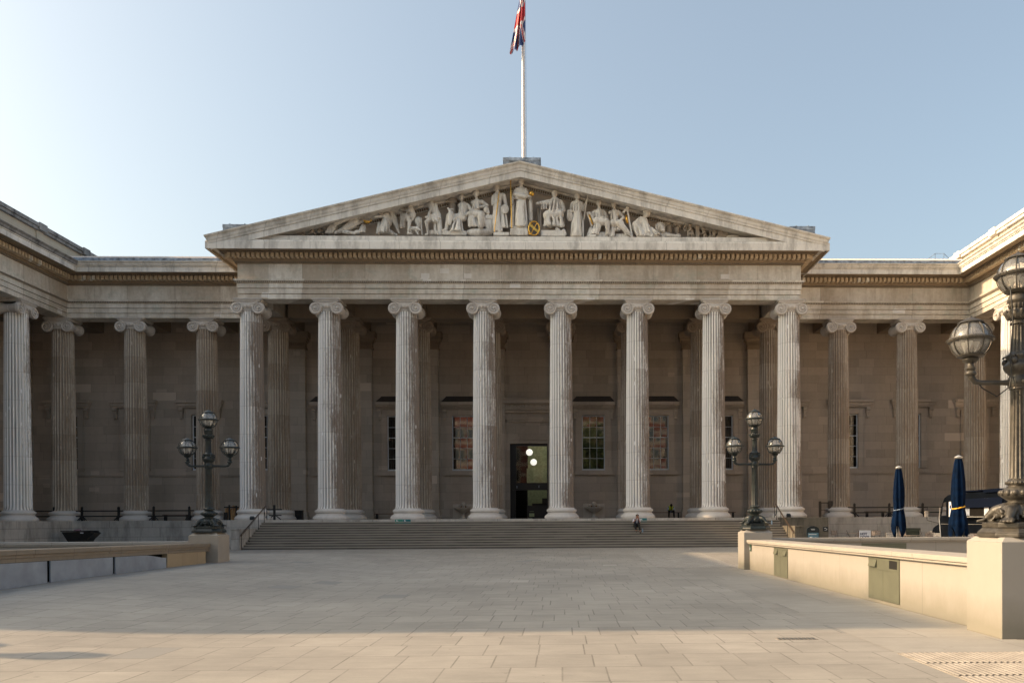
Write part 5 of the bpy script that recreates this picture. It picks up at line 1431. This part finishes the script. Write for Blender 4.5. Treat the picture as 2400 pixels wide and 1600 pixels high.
# hot dogs board
t = thing('menu_board', 'white board reading HOT DOGS behind the right court wall', 'sign board', (17.15, -13.0, 0))
m = M().box(-.29,.29,-.03,-.005,.18,1.05); m.build('board', MT['paper'], t)
m = M(); m.box(.292,.32,-.03,.0,.0,1.05); m.box(-.32,-.292,-.03,.0,.0,1.05); m.tube([(-.3,0,1.0),(-.3,.4,0)], .015, 5); m.tube([(.3,0,1.0),(.3,.4,0)], .015, 5); m.build('frame', MT['rail'], t)
def text(body, size, loc, mat, parent, rot=(PI/2,0,0), name='lettering'):
    cu = bpy.data.curves.new(name, 'FONT'); cu.body = body; cu.size = size; cu.extrude = .002; cu.offset = .006; cu.align_x = 'LEFT'
    o = bpy.data.objects.new(name, cu); COL.objects.link(o)
    dg = bpy.context.evaluated_depsgraph_get(); me = bpy.data.meshes.new_from_object(o.evaluated_get(dg)); bpy.data.objects.remove(o)
    me.materials.clear(); me.materials.append(mat); o = bpy.data.objects.new(name, me); COL.objects.link(o)
    o.parent = parent; o.location = loc; o.rotation_euler = rot; return o
o = text('HOT\nDOGS', .15, (-.235, -.034, .83), MT['ink'], t)
me = o.data
o.scale = (1.05, 1.0, 1)

# closed parasols
def parasol(x, y, H, strap, lb):
    t = thing('parasol', lb, 'parasol', (x, y, 0), group='closed navy cafe parasols')
    M().lathe([(.45,0),(.45,.08),(.05,.10),(.04,.3),(.028,.31),(.028,H-.1)], 16).build('pole', MT['alu'], t, smooth=True, smooth_angle=40)
    for (dx, dy) in ((-.14,-.1),(.16,.05)): M().tube([(dx,dy,.35),(dx*.9,dy*.9,1.5)], .02, 6).build('rib_end', MT['alu'], t)
    n = 40; zs = [(.98,.33),(1.2,.40),(1.5,.37),(1.8,.31),(2.0,.265),(2.07,.25),(2.2,.275),(2.6,.295),(3.0,.28),(3.4,.235),(3.75,.18),(H-.10,.135)]
    rr = random.Random(int(x*10)); ph = [rr.uniform(0, 6) for _ in range(4)]
    vs = []
    for j, (z, r) in enumerate(zs):
        z = z*(H/4.05)
        for i in range(n):
            a = 2*PI*i/n
            w = 1+.13*math.sin(8*a+ph[0]+z*.5)+.06*math.sin(5*a+ph[1]-z*.8)
            dz = 0
            if j == 0: dz = .26*math.sin(4*a+ph[2])+.14*math.sin(2*a+ph[3])
            if j == 1: dz = .12*math.sin(4*a+ph[2])
            vs.append((r*.80*w*math.cos(a), r*.80*w*math.sin(a), z+dz))
    k = len(zs)
    M().add(vs, [(j*n+i, j*n+(i+1) % n, (j+1)*n+(i+1) % n, (j+1)*n+i) for j in range(k-1) for i in range(n)]).build('canopy', MT['canvas'], t, smooth=True)
    M().tube([(.212*math.cos(a), .212*math.sin(a), 2.04*(H/4.05)+.05*math.cos(a)) for a in [2*PI*i/24 for i in range(24)]], .028, 6, closed=True).build('strap', strap, t)
    M().lathe([(.135,H-.14),(.14,H-.10),(.16,H-.095),(.155,H-.075),(.04,H-.01),(.0,H)], 16).build('cap', MT['alu'], t, smooth=True)
parasol(18.0, -15.0, 4.05, MT['bluestrap'], 'closed navy parasol with grey-blue strap in front of the podium')
parasol(17.42, -22.0, 4.0, MT['yellow'], 'closed navy parasol with yellow strap in front of the food truck')

# food truck, side facing the court
t = thing('food_truck', 'midnight blue food truck with a serving hatch and white menu posters', 'food truck', (24.3, -13.0, 0))
x = -1.1; yf = 4.95; yr = -6.5
prof = [(yr,.45),(yr,2.95),(yf-1.2,2.90),(yf-.75,2.86),(yf-.35,2.72),(yf-.1,2.45),(yf,2.2),(yf+.25,1.35),(yf+1.0,1.10),(yf+1.15,.9),(yf+1.1,.45)]
def side_prism(m, prof, x0, x1):
    n = len(prof); vs = [(x0, y, z) for y, z in prof]+[(x1, y, z) for y, z in prof]
    m.add(vs, [tuple(range(n)), tuple(range(2*n-1, n-1, -1))]+[(i, i+n, (i+1) % n+n, (i+1) % n) for i in range(n)])
m = M(); side_prism(m, prof, x, 1.1); body = m.build('body', MT['vanbody'], t, bevel=.04)
m = M(); m.box(x-.06, 1.12, yr, yf-1.3, 2.96, 3.02); m.box(x-.10, x+.1, yr, .2, 2.86, 2.955); m.build('roof', MT['vanroof'], t)
m = M(); m.add([(x-.012,yf-.62,1.75),(x-.012,yf-.08,1.75),(x-.012,yf-.28,2.45),(x-.012,yf-.62,2.5)], [(0,1,2,3)]); m.build('cab_window', MT['vanglass'], t)
m = M(); m.add([(x+.1,yf+.02,2.15),(1.0,yf+.02,2.15),(1.0,yf+.26,1.42),(x+.1,yf+.26,1.42)], [(0,1,2,3)]); m.build('windscreen', MT['vanglass'], t)
m = M(); m.box(x-.012, x-.002, -1.45, 2.25, 1.72, 2.55); hatch = m.build('serving_hatch', MT['darkroom'], t)
m = M(); m.box(x-.02, x-.013, 1.75, 2.24, 1.75, 2.15); m.build('hatch_reflection_panel', MT['inkgrey'], hatch)
m = M(); m.add([(x-.03,2.3,2.58),(x-.03,-1.5,2.58),(x-.12,-1.5,2.16),(x-.12,2.3,2.16),(x-.03,2.3,2.60),(x-.03,-1.5,2.60),(x-.14,-1.5,2.14),(x-.14,2.3,2.14)], [(0,1,2,3),(4,7,6,5),(0,3,7,4),(1,5,6,2),(2,6,7,3)]); m.build('hatch_flap', MT['vanroof'], t)
m = M(); m.box(x-.35, x-.02, -1.45, 2.25, 1.66, 1.70); m.build('counter', MT['alu'], t)
for (ya, yb, za, zb_, k) in ((3.35,3.98,1.70,2.50,0),(-.17,.25,1.76,2.58,1)):
    m = M().box(x-.035, x-.003, ya, yb, za, zb_); po = m.build('poster', MT['paper'], t)
    m = M()
    if k == 0:
        for q in (-.16,.12): m.ell((x-.038, (ya+yb)/2+q, 2.22), (.006,.10,.10), 10, 6)
        po2 = m.build('roundel', MT['ink'], po); m = M()
        for q in range(6): m.box(x-.042, x-.036, ya+.1, yb-.1-(q % 2)*.1, 1.80+q*.045, 1.815+q*.045)
        m.build('menu_text', MT['inkgrey'], po)
    else:
        for q in range(14): m.box(x-.042, x-.036, ya+.05+(q % 3)*.03, yb-.05, 1.84+q*.05, 1.855+q*.05)
        m.build('menu_text', MT['inkgrey'], po)
m = M(); m.box(x-.02, x-.005, yr, yf, 1.30, 1.315); m.box(x-.012,x-.003,3.25,3.27,.6,2.8); m.build('trim', MT['alu'], t)
for yy in (yf-.5, yr+1.6):
    for xx in (x+.02, .85):
        m = M().tube([(xx, yy, .38), (xx+.22, yy, .38)], .38, 24); w_ = m.build('wheel', MT['tyre'], t); m = M().tube([(xx-.01, yy, .38), (xx+.02, yy, .38)], .2, 16); m.build('hub', MT['alu'], w_)
m = M(); m.tube([(x,yf+.1,2.2),(x-.35,yf+.9,2.22),(x-.38,yf+.95,2.02)], .018, 5); m.tube([(x,yf+.3,1.35),(x-.36,yf+.95,1.5),(x-.38,yf+.95,1.75)], .018, 5); m.build('mirror_bracket', MT['black'], t)
m = M(); m.box(x-.50, x-.28, yf+.92, yf+.98, 1.68, 2.02); m.build('mirror', simple('bright_mirror', (.75,.68,.6), .15, .4), t, bevel=.02)
m = M(); m.tube([(x-.05,yf+.02,2.2),(x-.05,yf+.12,1.6),(x-.05,yf-.05,.6)], .028, 6); m.build('pillar_trim', MT['alu'], t)

# cafe furniture
def chair(loc, rz, mat, lb, first=[None]):
    if first[0] is None:
        t = thing('cafe_chair', lb, 'chair', loc, rz, 'slatted folding cafe chairs')
        for z in (.66,.74,.82): pass
        m = M()
        for z in (.64,.735,.83): m.box(-.19,.19,.20,.218,z-.036,z+.036)
        m.build('backrest', mat, t)
        m = M()
        for k in range(5): m.box(-.19,.19,-.2+k*.08,-.14+k*.08,.44,.455)
        m.build('seat', mat, t)
        for s in (-1, 1):
            M().tube([(s*.20,.21,.88),(s*.20,.02,.44),(s*.20,-.22,0)], .012, 5).build('leg', MT['chairframe'], t)
            M().tube([(s*.18,-.2,.44),(s*.18,.22,0)], .012, 5).build('leg', MT['chairframe'], t)
        first[0] = t; return t
    t = copy_tree(first[0]); t.location = loc; t.rotation_euler = (0,0,rz); t['label'] = lb
    for c in t.children:
        if c.name.startswith(('backrest','seat')) and mat is not MT['chairwood']:
            c.data = c.data.copy(); c.data.materials[0] = mat
    return t
MT['chairframe'] = simple('grey_chair_frame', (.12,.11,.10), .5)
def table(loc, lb, first=[None]):
    if first[0] is None:
        t = thing('cafe_table', lb, 'table', loc, 0, 'small square cafe tables')
        m = M()
        for k in range(6): m.box(-.34,.34,-.34+k*.115,-.24+k*.115,.70,.72)
        m.build('table_top', MT['chairwood'], t)
        M().tube([(-.3,-.3,0),(.3,.3,.69)], .014, 5).tube([(.3,-.3,0),(-.3,.3,.69)], .014, 5).build('leg', MT['chairframe'], t)
        first[0] = t; return t
    t = copy_tree(first[0]); t.location = loc; t['label'] = lb; return t
# placed in loose groups round the tables, back row by the podium first
rows = [(19.7,-1.0,.2,'w','brown cafe chair at the far left, against the podium wall'),(20.9,-.2,1.2,'w','brown cafe chair turned sideways, second from the left at the podium'),
 (22.0,-1.8,3.0,'w','brown cafe chair with its back to the camera behind the HOT DOGS board'),(22.9,.4,.3,'w','brown cafe chair at the podium left of the first parasol'),
 (20.0,-8.6,3.3,'p','pale slatted chair just right of the HOT DOGS board'),(21.6,-6.4,3.0,'w','brown cafe chair between the pale chair and the first parasol'),
 (20.5,-12.4,3.2,'w','brown cafe chair right behind the foot of the first parasol'),(24.2,.9,.1,'w','brown cafe chair at the podium just right of the first parasol'),
 (23.4,-2.4,2.7,'w','brown cafe chair in front of the dark green box'),(21.5,-11.0,3.0,'p','pale tilted chair below the dark green box'),
 (25.6,.6,.3,'w','brown cafe chair at the podium left of the truck'),(26.5,-.4,2.2,'w','brown cafe chair nearest the truck nose by the podium'),
 (24.6,-3.6,3.3,'p','wide pale chair left of the truck nose'),(22.1,-9.0,3.1,'w','brown cafe chair in the middle of the row before the truck'),
 (21.2,-15.0,3.2,'p','pale chair just left of the yellow strapped parasol'),(20.3,-17.4,2.8,'w','brown cafe chair behind the yellow strapped parasol'),
 (19.0,-21.8,3.1,'p','pale chair right of the foot of the yellow strapped parasol'),(19.6,-23.2,3.0,'w','brown cafe chair nearest the big lamp pedestal'),
 (22.4,-5.2,.4,'w','brown cafe chair facing away behind the first parasol'),(25.0,-1.6,1.4,'w','brown cafe chair seen side-on beside the dark green box'),
 (21.0,-3.6,2.9,'w','brown cafe chair above the right edge of the HOT DOGS board'),(22.7,-12.6,2.9,'w','brown cafe chair beside the truck side, behind the pale ones')]
for (x, y, a, k, lb) in rows: chair((x, y, 0), a, MT['chairpale'] if k == 'p' else MT['chairwood'], lb)
for (x, y, lb) in ((20.5,-2.0,'small table at the podium wall, left of the others'),(22.2,-.4,'small table at the podium behind the HOT DOGS board'),(21.0,-9.6,'small table in front of the first parasol'),(25.2,-.6,'small table at the podium left of the truck'),(23.2,-7.6,'small table before the truck nose'),(19.9,-19.4,'small table behind the yellow strapped parasol')):
    table((x, y, 0), lb)
t = thing('planter_box', 'dark green plastic box standing among the cafe tables', 'box', (24.2, -1.4, 0))
m = M().box(-.6,.6,-.25,.25,.1,1.0); m.box(-.65,.65,-.3,.3,.78,1.02); m.build('body', MT['greybin'], t, bevel=.03); M().box(-.5,.5,-.2,.2,0,.1).build('feet', MT['black'], t)

# bits beside the left lamp
t = thing('bottle', 'pale blue bottle standing on the left pedestal beside the lamp', 'bottle', (-9.28, -26.42, 1.275)); t.location = (-9.2, -26.3, 1.275)
M().lathe([(.035,0),(.038,.02),(.038,.16),(.015,.20),(.015,.24)], 12).build('glass', MT['bottle'], t, smooth=True)
t = thing('cup', 'small red cup on the left pedestal', 'cup', (-9.16, -26.34, 1.275)); M().lathe([(.028,0),(.038,.09),(.034,.09),(.02,.01)], 12).build('body', MT['red'], t, smooth=True)
t = thing('bottle', 'small clear bottle on the steps by the right handrail', 'bottle', (15.4, -2.0, ZF-rise*3)); M().lathe([(.04,0),(.045,.02),(.045,.2),(.015,.25),(.015,.29)], 12).build('glass', MT['bottle'], t, smooth=True)

t = thing('drain_cover', 'narrow rectangular drain cover set in the sunlit paving', 'drain cover', (5.57, -41.95, .0))
M().box(-.27,.27,-.09,.09,-.05,.006).build('frame', MT['ribbed'], t); m = M()
for k in range(9): m.box(-.25+k*.057,-.215+k*.057,-.07,.07,.0065,.009)
m.build('slots', MT['signdark'], t)

# ================================================================== people
def hand(m, w, d, up, r=.009, curl=.5, side=1):
    """palm at w pointing along d; five separate fingers"""
    w = Vector(w); d = Vector(d).normalized(); up = Vector(up).normalized(); s = d.cross(up).normalized()*side
    m.caps(w, w+d*.07, .026, .034)
    for k in range(4):
        b = w+d*.085+s*(k-1.5)*.021; L = (.062,.075,.070,.055)[k]
        j = b+d*L*.5; e = j+(d*math.cos(curl)-up*math.sin(curl))*L*.55
        m.caps(b-d*.02, j, r, r*.95, 8); m.caps(j, e, r*.95, r*.8, 8)
    b = w+d*.03-s*.034; m.caps(b, b+d*.035-s*.03, r*1.2, r, 8); m.caps(b+d*.035-s*.03, b+d*.065-s*.028, r, r*.85, 8)
def face_head(m, c, fwd, up, r=.105):
    c = Vector(c); f = Vector(fwd).normalized(); u = Vector(up).normalized(); s = f.cross(u).normalized()
    m.ell(c, (r*.78, r*.92, r*1.12)); m.caps(c-u*r*.55+f*r*.25, c-u*r*.85+f*r*.35, r*.55, r*.35)
    m.caps(c+f*r*.85+u*r*.1, c+f*r*1.05-u*r*.18, .012, .017, 8)
    m.caps(c+f*r*.80-u*r*.50-s*.02, c+f*r*.80-u*r*.50+s*.02, .010, .010, 8)
    for q in (-1, 1): m.ell(c+s*q*r*.80-u*r*.05, (.014,.025,.034)); m.ell(c+f*r*.76+s*q*r*.34+u*r*.08, (.013,.010,.008))
# person seated on the steps (faces the camera)
k = 4; seat = ZF-rise*k; sy = -1.2-tread*k+.15
t = thing('person', 'person in a white top and dark waistcoat sitting on the steps, hands at the mouth', 'person', (6.98, sy, seat))
m = M(); H = Vector
hip = H((0,0,.11)); chest = H((.02,-.14,.46)); neck = H((.03,-.20,.57)); hd = H((.045,-.26,.685))
m.caps(hip, H((0,-.06,.28)), .135, .12); m.caps(H((0,-.06,.28)), chest, .12, .13); m.caps(H((-.13,-.14,.47)), H((.17,-.14,.47)), .065, .065); m.caps(neck-H((0,0,.05)), neck+H((0,0,.06)), .05, .048)
face_head(m, hd, (0.1,-1,-.15), (0,0,1))
kl = H((-.13,-.46,.20)); kr = H((.12,-.50,.24)); fl_ = H((-.05,-.60,-.19)); fr = H((.17,-.74,-.24))
for kn, ft, sx in ((kl, fl_, -1), (kr, fr, 1)):
    m.caps(H((sx*.09,0,.10)), kn, .085, .06); m.caps(kn, ft, .057, .036); m.caps(ft+H((0,.03,-.03)), ft+H((0,-.15,-.06)), .038, .03)
el = H((-.21,-.36,.31)); er = H((.19,-.42,.32)); wl = H((-.02,-.375,.52)); wr = H((.10,-.40,.53))
m.caps(H((-.16,-.15,.46)), el, .045, .038); m.caps(el, wl, .036, .026); m.caps(H((.19,-.15,.46)), er, .045, .038); m.caps(er, wr, .036, .026)
hand(m, wl, (.15,.05,1), (0,-1,0), curl=.9); hand(m, wr, (-.1,.05,1), (0,-1,0), curl=.9, side=-1)
m.build('body', MT['skin'], t, remesh=.0065)
m = M(); m.ell(hd+H((0,.035,.03)), (.095,.10,.105)); m.ell(hd+H((0,.10,-.02)), (.07,.06,.08)); m.ell(hd+H((-.05,-.02,.06)), (.05,.07,.05)); m.ell(hd+H((.05,-.02,.06)), (.05,.07,.05)); m.build('hair', MT['hair'], t, remesh=.012)
m = M(); m.caps(H((0,-.08,.30)), chest, .135, .145); m.caps(H((-.14,-.145,.47)), H((.18,-.145,.47)), .078, .078); m.caps(H((-.16,-.15,.46)), H((-.20,-.30,.35)), .062, .056); m.caps(H((.19,-.15,.46)), H((.19,-.34,.37)), .062, .056); m.build('shirt', MT['shirtwhite'], t, remesh=.012)
m = M(); m.caps(H((-.09,-.15,.26)), H((-.075,-.21,.47)), .075, .07); m.caps(H((.12,-.15,.26)), H((.12,-.21,.47)), .075, .07); m.caps(hip, H((0,-.08,.28)), .142, .138); m.build('waistcoat', MT['navy'], t, remesh=.012)
m = M()
for kn, ft, sx in ((kl, fl_, -1), (kr, fr, 1)): m.caps(H((sx*.09,0,.10)), kn, .10, .078); m.caps(kn, kn.lerp(ft, .78), .074, .058)
m.caps(H((-.06,.0,.10)), H((.06,.0,.10)), .13, .13); m.build('trousers', MT['trousers'], t, remesh=.012)
for ft in (fl_, fr): m = M(); m.caps(ft+H((0,.03,-.045)), ft+H((0,-.15,-.065)), .047, .04); m.build('shoe', MT['black'], t, remesh=.01)
b = thing('bottle', 'pale blue bottle beside the foot of the person on the steps', 'bottle', (7.32, sy-.52, ZF-rise*6)); M().lathe([(.035,0),(.04,.02),(.04,.17),(.015,.21),(.015,.24)], 12).build('glass', MT['bottle'], b, smooth=True)

# guard on the bench, head bowed
t = thing('person', 'guard in a yellow-green hi-vis vest sitting bowed on the portico bench', 'person', (10.46, 8.0, ZF))
m = M(); hip = H((0,.08,.52)); chest = H((0,-.16,.80)); hd = H((0,-.34,.93))
m.caps(hip, chest, .14, .135); m.caps(H((-.17,-.16,.80)), H((.17,-.16,.80)), .07, .07); m.caps(chest+H((0,-.02,.05)), hd, .055, .05)
face_head(m, hd, (0,-.6,-.8), (0,-.8,.6))
for sx in (-1, 1):
    kn = H((sx*.17,-.38,.50)); ft = H((sx*.19,-.40,.09)); m.caps(H((sx*.09,.05,.50)), kn, .085, .062); m.caps(kn, ft, .06, .04); m.caps(ft, ft+H((0,-.17,-.04)), .04, .034)
    el = H((sx*.25,-.22,.57)); wr = H((sx*.08,-.42,.56)); m.caps(H((sx*.19,-.16,.79)), el, .048, .04); m.caps(el, wr, .038, .028); hand(m, wr, (-sx*.5,-.7,-.3), (0,-.2,1), curl=.6, side=sx)
m.build('body', MT['skindark'], t, remesh=.0065)
m = M(); m.ell(hd+H((0,.0,.03)), (.095,.105,.10)); m.build('hair', MT['hair'], t, remesh=.012)
m = M()
for sx in (-1, 1): m.caps(H((sx*.19,-.16,.79)), H((sx*.25,-.22,.60)), .066, .056)
m.caps(hip, chest, .147, .14); m.build('shirt', MT['shirtblue'], t, remesh=.012)
m = M(); m.caps(hip+H((0,0,.04)), chest, .158, .152); m.caps(H((-.13,-.16,.81)), H((.13,-.16,.81)), .078, .078); m.build('hi_vis_vest', MT['hivis'], t, remesh=.012)
m = M().caps(H((0,-.32,.60)), H((0,-.33,.84)), .03, .03); m.build('shirt_front', MT['black'], t)
m = M()
for sx in (-1, 1): m.caps(H((sx*.09,.05,.50)), H((sx*.17,-.38,.50)), .10, .078); m.caps(H((sx*.17,-.38,.50)), H((sx*.19,-.40,.13)), .075, .06)
m.build('trousers', MT['trousers'], t, remesh=.012)
for sx in (-1, 1): M().caps(H((sx*.19,-.40,.05)), H((sx*.19,-.57,.045)), .05, .044).build('shoe', MT['black'], t, remesh=.012)

# ================================================================== street side, seen only as reflections in the windows
for i, (x0, x1, h) in enumerate(((-52,-26,25),(-25.5,19,24),(19.5,48,26))):
    t = thing('brick_building', ('red brick building with stone bands across the street behind the camera, west end','red brick building with stone bands across the street behind the camera, in the middle','red brick building with stone bands across the street behind the camera, east end')[i], 'building', ((x0+x1)/2, -96, 0), group='red brick street front reflected in the windows')
    w = (x1-x0)/2; m = M().box(-w, w, -8, 0, 0, h); m.build('wall', MT['brick'], t)
    m = M(); m.prism([(-w,h),(w,h),(w-4,h+4),(-w+4,h+4)], -7.5, -.5); 
    for g_ in (-w*.5, w*.4): m.prism([(g_-3,h),(g_+3,h),(g_,h+5)], -1.5, .2)
    m.build('roof', MT['lead'], t)
    wn_ = M(); gl_ = M()
    nb = int(2*w/2.9)
    for k in range(nb):
        xx = -w+1.6+k*2.9
        for f_ in range(6):
            z = 1.5+f_*4.0
            if z+2.6 < h: wn_.box(xx-.8, xx+.8, .0, .25, z-.3, z+2.7); gl_.box(xx-.5, xx+.5, .1, .28, z, z+2.3)
    wn_.build('window_frames', MT['bandstone'], t); gl_.build('window_panes', MT['pane'], t)
t = thing('street_tree', 'leafy green street tree behind the camera, seen in the window reflections', 'tree', (9, -84, 0))
M().caps((0,0,0), (.3,0,7), .35, .2).build('trunk', MT['trunk'], t)
m = M(); rr = random.Random(5)
for k in range(2600):
    a = rr.uniform(0, 2*PI); ph = math.acos(rr.uniform(-1, 1)); r_ = 5.5*rr.random()**.4*(1+.25*math.sin(3*a)+.2*math.sin(5*ph))
    c = Vector((r_*math.sin(ph)*math.cos(a), r_*math.sin(ph)*math.sin(a), 13+r_*1.25*math.cos(ph))); q_ = Matrix.Rotation(rr.uniform(0, 6), 3, 'X') @ Matrix.Rotation(rr.uniform(0, 6), 3, 'Y'); s_ = rr.uniform(.2,.45)
    m.add([c+q_ @ Vector((-s_,-s_*.6,0)), c+q_ @ Vector((s_,-s_*.6,0)), c+q_ @ Vector((s_,s_*.6,0)), c+q_ @ Vector((-s_,s_*.6,0))], [(0,1,2,3)])
m.build('crown', MT['leaf'], t)

# ================================================================== light, sky, camera
w = bpy.data.worlds.new('World'); scene.world = w; w.use_nodes = True
nt = w.node_tree; bg = nt.nodes['Background']; sky = nt.nodes.new('ShaderNodeTexSky'); sky.sky_type = 'NISHITA'; sky.sun_disc = False
ELEV = R(28.0); AZ_TRAVEL = Vector((1, .0, 0)).normalized()      # horizontal direction the light travels
sky.sun_elevation = ELEV; sky.altitude = 30; sky.air_density = 1.0; sky.dust_density = 5.5; sky.ozone_density = 1.2
to_sun = -AZ_TRAVEL
sky.sun_rotation = math.atan2(to_sun.x, to_sun.y)
wb = nt.nodes.new('ShaderNodeMix'); wb.data_type = 'RGBA'; wb.blend_type = 'MULTIPLY'; wb.inputs[0].default_value = 1
nt.links.new(sky.outputs[0], wb.inputs[6]); wb.inputs[7].default_value = (.88,.865,.75,1)      # hazy, less saturated evening air
hz = nt.nodes.new('ShaderNodeMix'); hz.data_type = 'RGBA'; hz.inputs[0].default_value = .14; nt.links.new(wb.outputs[2], hz.inputs[6]); hz.inputs[7].default_value = (2.46,2.52,2.60,1)
nt.links.new(hz.outputs[2], bg.inputs[0]); bg.inputs[1].default_value = SKY = .12
L = bpy.data.lights.new('sun', 'SUN'); L.energy = 2.3; L.angle = R(.53); L.color = (1.0, .70, .42)
so = bpy.data.objects.new('sun', L); COL.objects.link(so)
d = Vector((AZ_TRAVEL.x*math.cos(ELEV), AZ_TRAVEL.y*math.cos(ELEV), -math.sin(ELEV)))
so.rotation_euler = d.to_track_quat('-Z', 'Y').to_euler(); so.location = (-60, 0, 50)
cam = bpy.data.cameras.new('camera'); co = bpy.data.objects.new('camera', cam); COL.objects.link(co)
r_ = Vector((0.99961912,-0.02713492,-0.00503035)); f_ = Vector((0.02709948,0.99960835,-0.00698314)); u_ = Vector((0.00521787,0.00684416,0.99996297))
Mx = Matrix(((r_.x,u_.x,-f_.x,2.41258),(r_.y,u_.y,-f_.y,-53.05726),(r_.z,u_.z,-f_.z,1.61),(0,0,0,1)))
co.matrix_world = Mx
cam.sensor_width = 36; cam.sensor_fit = 'HORIZONTAL'; cam.lens = 1949.89/2400*36
cam.shift_x = (1200-1368.754)/2400; cam.shift_y = (1231.986-800)/2400
cam.clip_start = .1; cam.clip_end = 2000
scene.camera = co
scene.view_settings.view_transform = 'Standard'; scene.view_settings.look = 'None'; scene.view_settings.gamma = 1; scene.view_settings.exposure = 1.5
